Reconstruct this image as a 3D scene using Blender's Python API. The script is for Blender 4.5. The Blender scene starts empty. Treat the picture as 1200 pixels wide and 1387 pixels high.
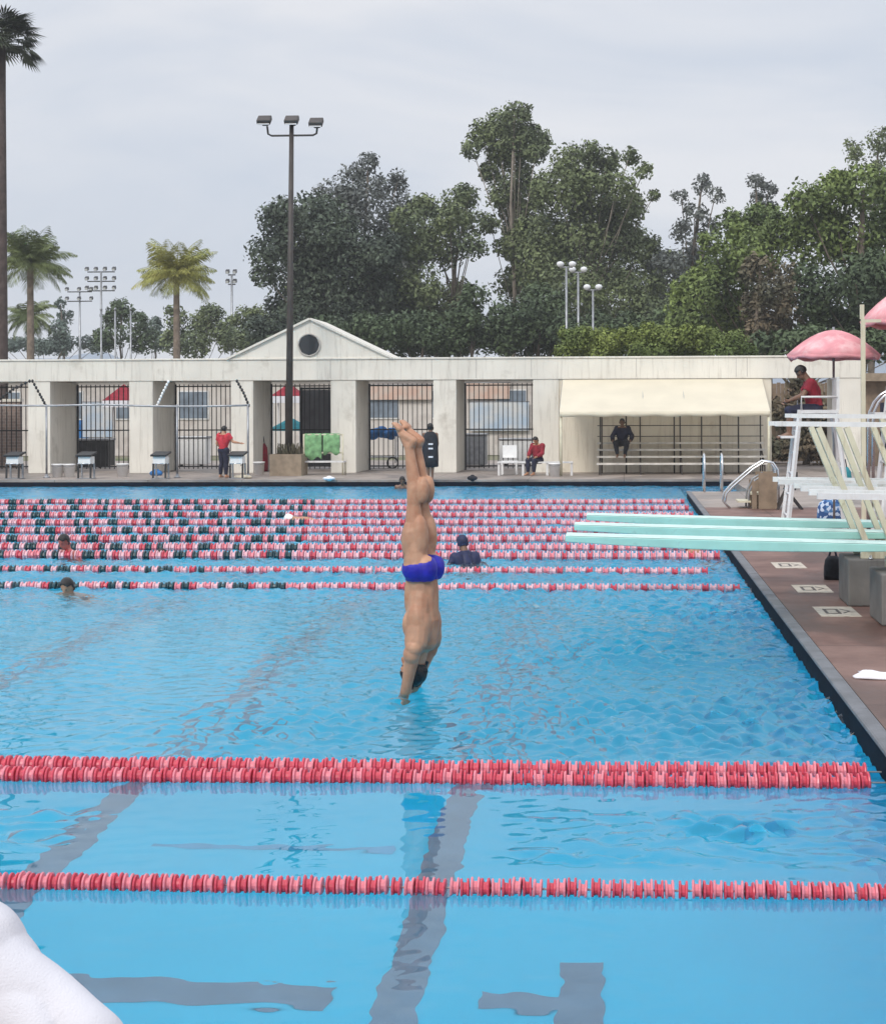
import bpy, math, random
import numpy as np
from mathutils import Vector, Matrix

random.seed(7)
rng = np.random.default_rng(7)
C = bpy.context.scene.collection
SC = bpy.context.scene
PI = math.pi

# ------------------------------------------------------------------ camera
F, PX, PY = 2200.0, 725.0, 555.0
H = 2.37
YAW, ROLL = math.atan(120 / F), -0.0035
CAMR = Matrix.Rotation(YAW, 3, 'Z') @ Matrix.Rotation(PI / 2, 3, 'X') @ Matrix.Rotation(ROLL, 3, 'Z')
CAMP = Vector((0, 0, H))
cd = bpy.data.cameras.new('camera')
cam = bpy.data.objects.new('camera', cd)
C.objects.link(cam)
cam.location = CAMP
cam.rotation_euler = CAMR.to_euler()
cd.sensor_fit = 'HORIZONTAL'
cd.sensor_width = 36
cd.lens = 36 * F / 1200
cd.shift_x = (600 - PX) / 1200
cd.shift_y = -(693.5 - PY) / 1200
cd.clip_start = 0.1
cd.clip_end = 6000
SC.camera = cam

# ------------------------------------------------------------------ world, sun, exposure
SUN_EL, SUN_AZ = math.radians(42), math.radians(203)      # azimuth from +Y clockwise
w = bpy.data.worlds.new('World')
SC.world = w
w.use_nodes = True
nt = w.node_tree
nt.nodes.clear()
out = nt.nodes.new('ShaderNodeOutputWorld')
sky = nt.nodes.new('ShaderNodeTexSky')
sky.sky_type = 'NISHITA'
sky.sun_disc = False
sky.sun_elevation = SUN_EL
sky.sun_rotation = SUN_AZ
sky.dust_density = 3.0
bg1 = nt.nodes.new('ShaderNodeBackground')
bg1.inputs[1].default_value = 0.08
nt.links.new(sky.outputs[0], bg1.inputs[0])
tc = nt.nodes.new('ShaderNodeTexCoord')
mp = nt.nodes.new('ShaderNodeMapping')
mp.inputs['Scale'].default_value = (1.0, 1.0, 3.2)
nt.links.new(tc.outputs['Generated'], mp.inputs[0])
nz = nt.nodes.new('ShaderNodeTexNoise')
nz.inputs['Scale'].default_value = 3.4
nz.inputs['Detail'].default_value = 5
nz.inputs['Roughness'].default_value = 0.52
nz.inputs['Distortion'].default_value = 0.5
nt.links.new(mp.outputs[0], nz.inputs['Vector'])
rp = nt.nodes.new('ShaderNodeValToRGB')
rp.color_ramp.elements[0].position = 0.34
rp.color_ramp.elements[0].color = (0.635, 0.70, 0.81, 1)
rp.color_ramp.elements[1].position = 0.66
rp.color_ramp.elements[1].color = (0.845, 0.86, 0.905, 1)
nt.links.new(nz.outputs['Fac'], rp.inputs[0])
sx = nt.nodes.new('ShaderNodeSeparateXYZ')
nt.links.new(tc.outputs['Generated'], sx.inputs[0])
mr = nt.nodes.new('ShaderNodeMapRange')                   # an overcast sky is brightest overhead
mr.inputs['From Min'].default_value = 0.25
mr.inputs['From Max'].default_value = 1.0
mr.inputs['To Min'].default_value = 0.97
mr.inputs['To Max'].default_value = 1.85
nt.links.new(sx.outputs['Z'], mr.inputs['Value'])
bg2 = nt.nodes.new('ShaderNodeBackground')
nt.links.new(rp.outputs[0], bg2.inputs[0])
nt.links.new(mr.outputs[0], bg2.inputs[1])
mx = nt.nodes.new('ShaderNodeMixShader')
mx.inputs[0].default_value = 0.9
nt.links.new(bg1.outputs[0], mx.inputs[1])
nt.links.new(bg2.outputs[0], mx.inputs[2])
nt.links.new(mx.outputs[0], out.inputs[0])

sl = bpy.data.lights.new('sun', 'SUN')
sl.energy = 1.7
sl.angle = math.radians(16)
sl.color = (1.0, 0.95, 0.87)
sun = bpy.data.objects.new('sun', sl)
C.objects.link(sun)
sd = Vector((math.sin(SUN_AZ) * math.cos(SUN_EL), math.cos(SUN_AZ) * math.cos(SUN_EL), math.sin(SUN_EL)))
sun.rotation_euler = sd.to_track_quat('Z', 'Y').to_euler()
sun.location = (0, -20, 40)

SC.view_settings.view_transform = 'Standard'
SC.view_settings.look = 'None'
SC.view_settings.exposure = 0.08
SC.view_settings.gamma = 1.0


# ------------------------------------------------------------------ pixel (1200x1387) -> place
def ray(px, py):
    return CAMR @ Vector(((px - PX) / F, -(py - PY) / F, -1.0))


def at(px, py, Y):
    d = ray(px, py)
    return CAMP + d * (Y / d.y)


def onz(px, py, z):
    d = ray(px, py)
    return CAMP + d * ((z - H) / d.z)


# ------------------------------------------------------------------ materials
def mat(name, col, rough=0.6, var=0.15, scale=4.0, col2=None, bump=0.0, bscale=60.0, metal=0.0, spec=0.5,
        island=0.0, detail=4, ramp=(0.35, 0.65), coat=0.0, wear=None):
    m = bpy.data.materials.new(name)
    m.use_nodes = True
    t = m.node_tree
    b = t.nodes['Principled BSDF']
    b.inputs['Roughness'].default_value = rough
    b.inputs['Metallic'].default_value = metal
    b.inputs['Specular IOR Level'].default_value = spec
    b.inputs['Coat Weight'].default_value = coat
    g = t.nodes.new('ShaderNodeTexCoord')
    n = t.nodes.new('ShaderNodeTexNoise')
    n.inputs['Scale'].default_value = scale
    n.inputs['Detail'].default_value = detail
    t.links.new(g.outputs['Object'], n.inputs['Vector'])
    r = t.nodes.new('ShaderNodeValToRGB')
    r.color_ramp.elements[0].position = ramp[0]
    r.color_ramp.elements[1].position = ramp[1]
    a = col2 if col2 else tuple(c * (1 - var) for c in col)
    r.color_ramp.elements[0].color = (*a, 1)
    r.color_ramp.elements[1].color = (*[min(1, c * (1 + (0 if col2 else var * 0.6))) for c in col], 1)
    t.links.new(n.outputs['Fac'], r.inputs[0])
    last = r.outputs[0]
    if island:
        ge = t.nodes.new('ShaderNodeNewGeometry')
        hs = t.nodes.new('ShaderNodeHueSaturation')
        mm = t.nodes.new('ShaderNodeMapRange')
        mm.inputs['To Min'].default_value = 1 - island
        mm.inputs['To Max'].default_value = 1 + island
        t.links.new(ge.outputs['Random Per Island'], mm.inputs['Value'])
        t.links.new(mm.outputs[0], hs.inputs['Value'])
        t.links.new(last, hs.inputs['Color'])
        last = hs.outputs[0]
    if wear:
        wc, ws, w0, w1 = wear
        n2 = t.nodes.new('ShaderNodeTexNoise')
        n2.inputs['Scale'].default_value = ws
        n2.inputs['Detail'].default_value = 6
        n2.inputs['Roughness'].default_value = 0.65
        t.links.new(g.outputs['Object'], n2.inputs['Vector'])
        r2 = t.nodes.new('ShaderNodeMapRange')
        r2.inputs['From Min'].default_value = w0
        r2.inputs['From Max'].default_value = w1
        t.links.new(n2.outputs['Fac'], r2.inputs['Value'])
        mi = t.nodes.new('ShaderNodeMix')
        mi.data_type = 'RGBA'
        t.links.new(r2.outputs[0], mi.inputs[0])
        t.links.new(last, mi.inputs[6])
        mi.inputs[7].default_value = (*wc, 1)
        last = mi.outputs[2]
    t.links.new(last, b.inputs['Base Color'])
    if bump:
        n3 = t.nodes.new('ShaderNodeTexNoise')
        n3.inputs['Scale'].default_value = bscale
        n3.inputs['Detail'].default_value = 5
        t.links.new(g.outputs['Object'], n3.inputs['Vector'])
        bp = t.nodes.new('ShaderNodeBump')
        bp.inputs['Strength'].default_value = bump
        bp.inputs['Distance'].default_value = 0.02
        t.links.new(n3.outputs['Fac'], bp.inputs['Height'])
        t.links.new(bp.outputs[0], b.inputs['Normal'])
    return m


M = {}
M['stucco'] = mat('stucco', (0.78, 0.745, 0.665), 0.85, 0.07, 0.8, bump=0.25, bscale=25, wear=((0.5, 0.46, 0.39), 0.9, 0.58, 0.78))
M['stucco_shade'] = mat('shaded_stucco', (0.52, 0.49, 0.45), 0.85, 0.08, 1.5)  # stucco darkened for the slab's shaded underside; also colours joints and vent frame
M['wall_paint'] = mat('cream_wall', (0.76, 0.70, 0.585), 0.85, 0.08, 0.7, bump=0.2, bscale=20, wear=((0.5, 0.43, 0.33), 1.1, 0.56, 0.75))
M['dark_metal'] = mat('dark_metal', (0.02, 0.02, 0.022), 0.5, 0.3, 6)
M['fence_black'] = mat('fence_black', (0.014, 0.014, 0.016), 0.5, 0.3, 3)
M['pole_brown'] = mat('pole_brown', (0.055, 0.045, 0.04), 0.55, 0.3, 3)
M['grey_metal'] = mat('grey_metal', (0.33, 0.34, 0.36), 0.4, 0.2, 5, metal=0.5)
M['steel'] = mat('polished_steel', (0.68, 0.7, 0.72), 0.2, 0.1, 8, metal=0.95)
M['white_paint'] = mat('white_paint', (0.76, 0.76, 0.76), 0.45, 0.08, 5, wear=((0.5, 0.48, 0.45), 5, 0.6, 0.75))
M['white_plastic'] = mat('white_plastic', (0.86, 0.86, 0.85), 0.4, 0.04, 8)
M['cream_paint'] = mat('cream_metal_paint', (0.66, 0.62, 0.47), 0.5, 0.1, 3, wear=((0.36, 0.3, 0.2), 4, 0.6, 0.72))
M['canvas'] = mat('cream_canvas', (0.88, 0.81, 0.65), 0.9, 0.05, 1.2, bump=0.1, bscale=6)
_t = M['canvas'].node_tree
_p, _o = _t.nodes['Principled BSDF'], _t.nodes['Material Output']
_tr, _mx = _t.nodes.new('ShaderNodeBsdfTranslucent'), _t.nodes.new('ShaderNodeMixShader')
_tr.inputs['Color'].default_value = (0.80, 0.72, 0.55, 1)
_mx.inputs[0].default_value = 0.28
_t.links.new(_p.outputs[0], _mx.inputs[1])
_t.links.new(_tr.outputs[0], _mx.inputs[2])
_t.links.new(_mx.outputs[0], _o.inputs[0])
M['mint'] = mat('mint_board', (0.36, 0.68, 0.62), 0.5, 0.08, 3, wear=((0.28, 0.5, 0.47), 6, 0.6, 0.75))
M['mint_top'] = mat('mint_board_tread', (0.62, 0.80, 0.75), 0.85, 0.08, 6, bump=0.4, bscale=120, wear=((0.42, 0.6, 0.56), 5, 0.5, 0.7))
M['concrete'] = mat('grey_concrete', (0.175, 0.165, 0.155), 0.85, 0.2, 3, bump=0.2, bscale=30, wear=((0.15, 0.145, 0.14), 2, 0.5, 0.7))
M['coping'] = mat('coping_stone', (0.15, 0.155, 0.17), 0.55, 0.2, 4, bump=0.15, bscale=50, wear=((0.1, 0.1, 0.11), 3, 0.5, 0.7))
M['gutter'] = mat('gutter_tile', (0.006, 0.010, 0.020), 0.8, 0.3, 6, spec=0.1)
M['planter_wood'] = mat('planter_wood', (0.30, 0.235, 0.17), 0.8, 0.2, 5)
M['green_cloth'] = mat('green_cloth', (0.20, 0.40, 0.19), 0.9, 0.4, 6, bump=0.3, bscale=12)
M['red_cloth'] = mat('red_cloth', (0.55, 0.035, 0.055), 0.85, 0.25, 8, bump=0.3, bscale=25)
M['crimson_cloth'] = mat('crimson_cloth', (0.27, 0.018, 0.034), 0.85, 0.25, 8, bump=0.3, bscale=25)
M['navy_cloth'] = mat('navy_cloth', (0.018, 0.02, 0.045), 0.85, 0.3, 10, bump=0.2, bscale=25)
M['black_cloth'] = mat('black_cloth', (0.014, 0.016, 0.024), 0.8, 0.35, 10, bump=0.3, bscale=20)
M['white_cloth'] = mat('white_cloth', (0.80, 0.79, 0.83), 0.9, 0.05, 3, bump=0.9, bscale=7)
M['shirt'] = mat('cotton_shirt', (0.70, 0.69, 0.735), 0.95, 0.05, 3, bump=0.35, bscale=220)
for _n in M['shirt'].node_tree.nodes:
    if _n.type == 'BUMP':
        _n.inputs['Distance'].default_value = 0.004
M['brief_blue'] = mat('brief_blue', (0.022, 0.018, 0.36), 0.45, 0.2, 18, bump=0.2, bscale=25, spec=0.4)
M['skin'] = mat('skin', (0.50, 0.27, 0.165), 0.5, 0.16, 7, wear=((0.38, 0.16, 0.085), 5, 0.45, 0.7), bump=0.08, bscale=60)
M['skin_dark'] = mat('skin_dark', (0.20, 0.105, 0.065), 0.45, 0.16, 7)
M['skin_red'] = mat('sunburnt_skin', (0.42, 0.12, 0.09), 0.42, 0.16, 7)
M['hair'] = mat('black_hair', (0.010, 0.008, 0.008), 0.4, 0.3, 30, bump=0.5, bscale=90)
M['eye'] = mat('eye', (0.03, 0.02, 0.02), 0.2, 0.1, 9)
M['pink_canvas'] = mat('pink_canvas', (0.76, 0.34, 0.37), 0.92, 0.16, 2.5, bump=0.15, bscale=7, spec=0.1, wear=((0.82, 0.54, 0.55), 3, 0.5, 0.7))
M['brown_panel'] = mat('brown_panel', (0.26, 0.19, 0.13), 0.7, 0.25, 4)
M['teal_cloth'] = mat('teal_cloth', (0.02, 0.22, 0.26), 0.85, 0.25, 3)
M['blue_cloth'] = mat('blue_cloth', (0.03, 0.16, 0.42), 0.8, 0.3, 3)
M['foam_navy'] = mat('navy_foam', (0.012, 0.018, 0.07), 0.6, 0.25, 8)
M['foam_blue'] = mat('blue_cap', (0.02, 0.08, 0.42), 0.4, 0.2, 8)
M['red_float'] = mat('red_float', (0.64, 0.07, 0.11), 0.35, 0.18, 12, spec=0.5)
M['pink_float'] = mat('pink_float', (0.77, 0.24, 0.29), 0.35, 0.12, 12)
M['pale_float'] = mat('pale_float', (0.80, 0.47, 0.52), 0.35, 0.1, 12)
M['dark_float'] = mat('dark_float', (0.015, 0.06, 0.075), 0.35, 0.3, 12)
M['cable'] = mat('cable', (0.45, 0.42, 0.42), 0.5, 0.1, 20)
M['hole_dark'] = mat('hole_shade', (0.03, 0.035, 0.04), 0.15, 0.2, 2)
M['lamp_glass'] = mat('lamp_glass', (0.75, 0.76, 0.78), 0.2, 0.05, 3)
M['banner_blue'] = mat('banner_blue', (0.42, 0.52, 0.64), 0.8, 0.3, 1.2, col2=(0.62, 0.62, 0.62))
M['far_wall_pink'] = mat('banner_pink', (0.62, 0.42, 0.34), 0.8, 0.3, 1.5, col2=(0.6, 0.52, 0.46))
M['glass_pale'] = mat('pale_glass', (0.20, 0.24, 0.29), 0.15, 0.2, 2)
M['far_wall'] = mat('far_building_wall', (0.66, 0.61, 0.57), 0.85, 0.12, 0.5, wear=((0.45, 0.39, 0.36), 0.7, 0.5, 0.7))
M['plank'] = mat('weathered_plank', (0.66, 0.63, 0.58), 0.7, 0.25, 3)
M['brick'] = None


def streaks(m, col, amount):
    """Rain streaks running down a wall."""
    t = m.node_tree
    b = t.nodes['Principled BSDF']
    src = b.inputs['Base Color'].links[0].from_socket
    g = t.nodes.new('ShaderNodeTexCoord')
    mp = t.nodes.new('ShaderNodeMapping')
    mp.inputs['Scale'].default_value = (4.5, 4.5, .35)
    n = t.nodes.new('ShaderNodeTexNoise')
    n.inputs['Scale'].default_value = 1.6
    n.inputs['Detail'].default_value = 6
    n.inputs['Roughness'].default_value = .7
    q = t.nodes.new('ShaderNodeMapRange')
    q.inputs['From Min'].default_value = .52
    q.inputs['From Max'].default_value = .78
    q.inputs['To Max'].default_value = amount
    mi = t.nodes.new('ShaderNodeMix')
    mi.data_type = 'RGBA'
    t.links.new(g.outputs['Object'], mp.inputs[0])
    t.links.new(mp.outputs[0], n.inputs['Vector'])
    t.links.new(n.outputs['Fac'], q.inputs['Value'])
    t.links.new(q.outputs[0], mi.inputs[0])
    t.links.new(src, mi.inputs[6])
    mi.inputs[7].default_value = (*col, 1)
    t.links.new(mi.outputs[2], b.inputs['Base Color'])


streaks(M['stucco'], (.40, .36, .30), .75)
streaks(M['wall_paint'], (.40, .33, .25), .75)
streaks(M['concrete'], (.10, .095, .09), .8)
streaks(M['cream_paint'], (.28, .17, .08), .8)
streaks(M['white_paint'], (.42, .36, .30), .6)


def brick_mat():
    m = bpy.data.materials.new('tan_brick')
    m.use_nodes = True
    t = m.node_tree
    b = t.nodes['Principled BSDF']
    b.inputs['Roughness'].default_value = 0.9
    g = t.nodes.new('ShaderNodeTexCoord')
    mp = t.nodes.new('ShaderNodeMapping')
    mp.inputs['Rotation'].default_value = (PI / 2, 0, 0)
    br = t.nodes.new('ShaderNodeTexBrick')
    br.inputs['Scale'].default_value = 2.2
    br.inputs['Color1'].default_value = (0.30, 0.22, 0.185, 1)
    br.inputs['Color2'].default_value = (0.22, 0.165, 0.145, 1)
    br.inputs['Mortar'].default_value = (0.34, 0.30, 0.27, 1)
    t.links.new(g.outputs['Object'], mp.inputs[0])
    t.links.new(mp.outputs[0], br.inputs[0])
    t.links.new(br.outputs[0], b.inputs['Base Color'])
    return m


M['brick'] = brick_mat()


def deck_mat(name, c1, c2, wet, r0, r1, joint):
    """Stained concrete with damp patches and saw-cut joints."""
    m = bpy.data.materials.new(name)
    m.use_nodes = True
    t = m.node_tree
    L = t.links.new
    b = t.nodes['Principled BSDF']
    g = t.nodes.new('ShaderNodeTexCoord')
    n = t.nodes.new('ShaderNodeTexNoise')
    n.inputs['Scale'].default_value = 1.1
    n.inputs['Detail'].default_value = 8
    n.inputs['Roughness'].default_value = 0.65
    L(g.outputs['Object'], n.inputs['Vector'])
    r = t.nodes.new('ShaderNodeValToRGB')
    r.color_ramp.elements[0].position = 0.36
    r.color_ramp.elements[0].color = (*c1, 1)
    r.color_ramp.elements[1].position = 0.64
    r.color_ramp.elements[1].color = (*c2, 1)
    L(n.outputs['Fac'], r.inputs[0])
    n2 = t.nodes.new('ShaderNodeTexNoise')
    n2.inputs['Scale'].default_value = 0.75
    n2.inputs['Detail'].default_value = 6
    mp = t.nodes.new('ShaderNodeMapping')
    mp.inputs['Location'].default_value = (3.1, 7.7, 0)
    mp.inputs['Scale'].default_value = (1.0, 0.55, 1)
    L(g.outputs['Object'], mp.inputs[0])
    L(mp.outputs[0], n2.inputs['Vector'])
    wr = t.nodes.new('ShaderNodeMapRange')
    wr.inputs['From Min'].default_value = 0.47
    wr.inputs['From Max'].default_value = 0.58
    L(n2.outputs['Fac'], wr.inputs['Value'])
    mi = t.nodes.new('ShaderNodeMix')
    mi.data_type = 'RGBA'
    mi.blend_type = 'MULTIPLY'
    L(wr.outputs[0], mi.inputs[0])
    L(r.outputs[0], mi.inputs[6])
    mi.inputs[7].default_value = (*wet, 1)
    br = t.nodes.new('ShaderNodeTexBrick')
    br.offset = 0.0
    br.inputs['Color1'].default_value = (1, 1, 1, 1)
    br.inputs['Color2'].default_value = (0.93, 0.93, 0.93, 1)
    br.inputs['Mortar'].default_value = (0.45, 0.43, 0.42, 1)
    br.inputs['Scale'].default_value = 1.0
    br.inputs['Mortar Size'].default_value = 0.012
    br.inputs['Brick Width'].default_value = joint
    br.inputs['Row Height'].default_value = joint
    L(g.outputs['Object'], br.inputs[0])
    m2 = t.nodes.new('ShaderNodeMix')
    m2.data_type = 'RGBA'
    m2.blend_type = 'MULTIPLY'
    m2.inputs[0].default_value = 1
    L(mi.outputs[2], m2.inputs[6])
    L(br.outputs[0], m2.inputs[7])
    L(m2.outputs[2], b.inputs['Base Color'])
    rr = t.nodes.new('ShaderNodeMapRange')
    rr.inputs['To Min'].default_value = r0
    rr.inputs['To Max'].default_value = r1
    L(wr.outputs[0], rr.inputs['Value'])
    L(rr.outputs[0], b.inputs['Roughness'])
    n3 = t.nodes.new('ShaderNodeTexNoise')
    n3.inputs['Scale'].default_value = 40
    n3.inputs['Detail'].default_value = 6
    L(g.outputs['Object'], n3.inputs['Vector'])
    bp = t.nodes.new('ShaderNodeBump')
    bp.inputs['Strength'].default_value = 0.25
    bp.inputs['Distance'].default_value = 0.01
    L(n3.outputs['Fac'], bp.inputs['Height'])
    L(bp.outputs[0], b.inputs['Normal'])
    return m


M['deck'] = deck_mat('wet_brown_deck', (0.135, 0.068, 0.053), (0.245, 0.145, 0.118), (0.55, 0.48, 0.46), 0.65, 0.42, 3.0)
M['deck_far'] = deck_mat('pale_deck', (0.27, 0.225, 0.195), (0.38, 0.325, 0.29), (0.7, 0.7, 0.72), 0.75, 0.4, 3.0)
M['ground'] = mat('dry_ground', (0.26, 0.23, 0.17), 0.95, 0.3, 0.2, col2=(0.10, 0.12, 0.05))


def pool_mat():
    m = bpy.data.materials.new('pool_paint')
    m.use_nodes = True
    t = m.node_tree
    b = t.nodes['Principled BSDF']
    b.inputs['Roughness'].default_value = 0.7
    g = t.nodes.new('ShaderNodeTexCoord')
    n = t.nodes.new('ShaderNodeTexNoise')
    n.inputs['Scale'].default_value = 0.35
    n.inputs['Detail'].default_value = 5
    t.links.new(g.outputs['Object'], n.inputs['Vector'])
    r = t.nodes.new('ShaderNodeValToRGB')
    r.color_ramp.elements[0].position = 0.3
    r.color_ramp.elements[0].color = (0.0, 0.49, 0.75, 1)
    r.color_ramp.elements[1].position = 0.7
    r.color_ramp.elements[1].color = (0.0, 0.56, 0.84, 1)
    t.links.new(n.outputs['Fac'], r.inputs[0])
    # darker teal painted on the flat floor, standing in for deep water's darkening
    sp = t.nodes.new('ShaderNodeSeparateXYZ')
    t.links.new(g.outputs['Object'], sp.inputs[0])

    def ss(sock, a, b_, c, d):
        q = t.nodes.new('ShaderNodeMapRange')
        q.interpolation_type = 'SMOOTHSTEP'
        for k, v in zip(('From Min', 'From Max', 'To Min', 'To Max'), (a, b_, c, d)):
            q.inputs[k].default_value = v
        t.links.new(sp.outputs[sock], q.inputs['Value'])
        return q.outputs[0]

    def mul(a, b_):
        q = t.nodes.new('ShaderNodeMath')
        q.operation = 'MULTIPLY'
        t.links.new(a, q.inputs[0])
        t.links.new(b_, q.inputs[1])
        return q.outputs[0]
    depth_shade = mul(mul(ss('X', -5.2, -2.2, 0.25, 1.0), ss('Y', 12.6, 14.6, 0.0, 1.0)), ss('Y', 21.0, 24.0, 1.0, 0.45))
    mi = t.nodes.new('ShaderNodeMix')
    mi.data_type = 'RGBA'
    t.links.new(depth_shade, mi.inputs[0])
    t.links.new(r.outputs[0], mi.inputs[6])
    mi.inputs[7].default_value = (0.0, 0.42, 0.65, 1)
    t.links.new(mi.outputs[2], b.inputs['Base Color'])
    return m


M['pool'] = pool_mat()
M['stripe'] = mat('stripe_tile', (0.135, 0.25, 0.36), 0.7, 0.12, 3)
M['stripe_faint'] = mat('faint_stripe_tile', (0.06, 0.36, 0.60), 0.7, 0.12, 3)


def water_mat():
    m = bpy.data.materials.new('pool_water')
    m.use_nodes = True
    t = m.node_tree
    L = t.links.new
    b = t.nodes['Principled BSDF']
    b.inputs['Base Color'].default_value = (0.93, 1.0, 1.0, 1)
    b.inputs['Roughness'].default_value = 0.0
    b.inputs['IOR'].default_value = 1.333
    b.inputs['Transmission Weight'].default_value = 1.0
    g = t.nodes.new('ShaderNodeTexCoord')

    def noise(scale, detail, rough, sy=1.0, loc=(0, 0, 0), dist=0.0):
        mp = t.nodes.new('ShaderNodeMapping')
        mp.inputs['Scale'].default_value = (1, sy, 1)
        mp.inputs['Location'].default_value = loc
        n = t.nodes.new('ShaderNodeTexNoise')
        n.inputs['Scale'].default_value = scale
        n.inputs['Detail'].default_value = detail
        n.inputs['Roughness'].default_value = rough
        n.inputs['Distortion'].default_value = dist
        L(g.outputs['Object'], mp.inputs[0])
        L(mp.outputs[0], n.inputs['Vector'])
        return n.outputs['Fac']

    def math_(op, a, bb):
        n = t.nodes.new('ShaderNodeMath')
        n.operation = op
        for i, v in enumerate((a, bb)):
            if isinstance(v, (int, float)):
                n.inputs[i].default_value = v
            else:
                L(v, n.inputs[i])
        return n.outputs[0]

    def rng_(v, a, b_, c, d):
        n = t.nodes.new('ShaderNodeMapRange')
        for k, q in zip(('From Min', 'From Max', 'To Min', 'To Max'), (a, b_, c, d)):
            n.inputs[k].default_value = q
        L(v, n.inputs['Value'])
        return n.outputs[0]

    sp = t.nodes.new('ShaderNodeSeparateXYZ')
    L(g.outputs['Object'], sp.inputs[0])
    h = math_('MULTIPLY', noise(6.0, 3, 0.55, 1.4, (2, 5, 0), 0.4), rng_(sp.outputs['Y'], 12.0, 30.0, 0.0, 0.09))
    bp = t.nodes.new('ShaderNodeBump')
    bp.inputs['Strength'].default_value = 1.0
    bp.inputs['Distance'].default_value = 1.0
    L(h, bp.inputs['Height'])
    L(bp.outputs[0], b.inputs['Normal'])
    return m


M['water'] = water_mat()


def leaf_mat(name, c1, c2, isl=0.35):
    return mat(name, c1, 0.65, col2=c2, scale=0.35, island=isl, ramp=(0.38, 0.62), spec=0.25)


M['leaf_dark'] = leaf_mat('leaf_dark', (0.094, 0.121, 0.079), (0.051, 0.068, 0.052))
M['leaf_euc'] = leaf_mat('leaf_eucalyptus', (0.165, 0.200, 0.090), (0.092, 0.116, 0.060))
M['leaf_olive'] = leaf_mat('leaf_olive', (0.158, 0.190, 0.086), (0.093, 0.120, 0.065))
M['leaf_green'] = leaf_mat('leaf_green', (0.180, 0.235, 0.070), (0.095, 0.132, 0.050))
M['leaf_deep'] = leaf_mat('leaf_deep', (0.092, 0.128, 0.062), (0.052, 0.075, 0.042))
M['leaf_brown'] = leaf_mat('leaf_brown', (0.165, 0.125, 0.080), (0.085, 0.085, 0.055))
M['leaf_hedge'] = leaf_mat('leaf_hedge', (0.217, 0.261, 0.065), (0.102, 0.145, 0.043), 0.3)
M['leaf_grey'] = leaf_mat('leaf_grey', (0.152, 0.165, 0.152), (0.095, 0.108, 0.104))
M['leaf_far'] = leaf_mat('leaf_far', (0.144, 0.184, 0.152), (0.088, 0.120, 0.109))
M['palm_green'] = leaf_mat('palm_green', (0.19, 0.225, 0.085), (0.10, 0.13, 0.055), 0.3)
M['palm_yellow'] = leaf_mat('palm_yellow', (0.40, 0.38, 0.11), (0.21, 0.24, 0.075), 0.3)
M['palm_dark'] = leaf_mat('palm_dark', (0.085, 0.10, 0.06), (0.045, 0.055, 0.038), 0.3)
M['bark'] = mat('bark', (0.15, 0.12, 0.095), 0.9, 0.3, 3, bump=0.4, bscale=10)
M['bark_dark'] = mat('bark_dark', (0.075, 0.055, 0.05), 0.9, 0.3, 4, bump=0.4, bscale=9)
M['bark_pale'] = mat('bark_pale', (0.24, 0.205, 0.17), 0.9, 0.3, 2, bump=0.3, bscale=8)
M['bark_palm'] = mat('bark_palm', (0.21, 0.165, 0.13), 0.9, 0.3, 4, bump=0.5, bscale=8)
M['hill'] = mat('hazed_hill', (0.25, 0.30, 0.37), 1.0, 0.12, 0.01)  # distance haze put into the hills' blue-grey colour


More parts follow.
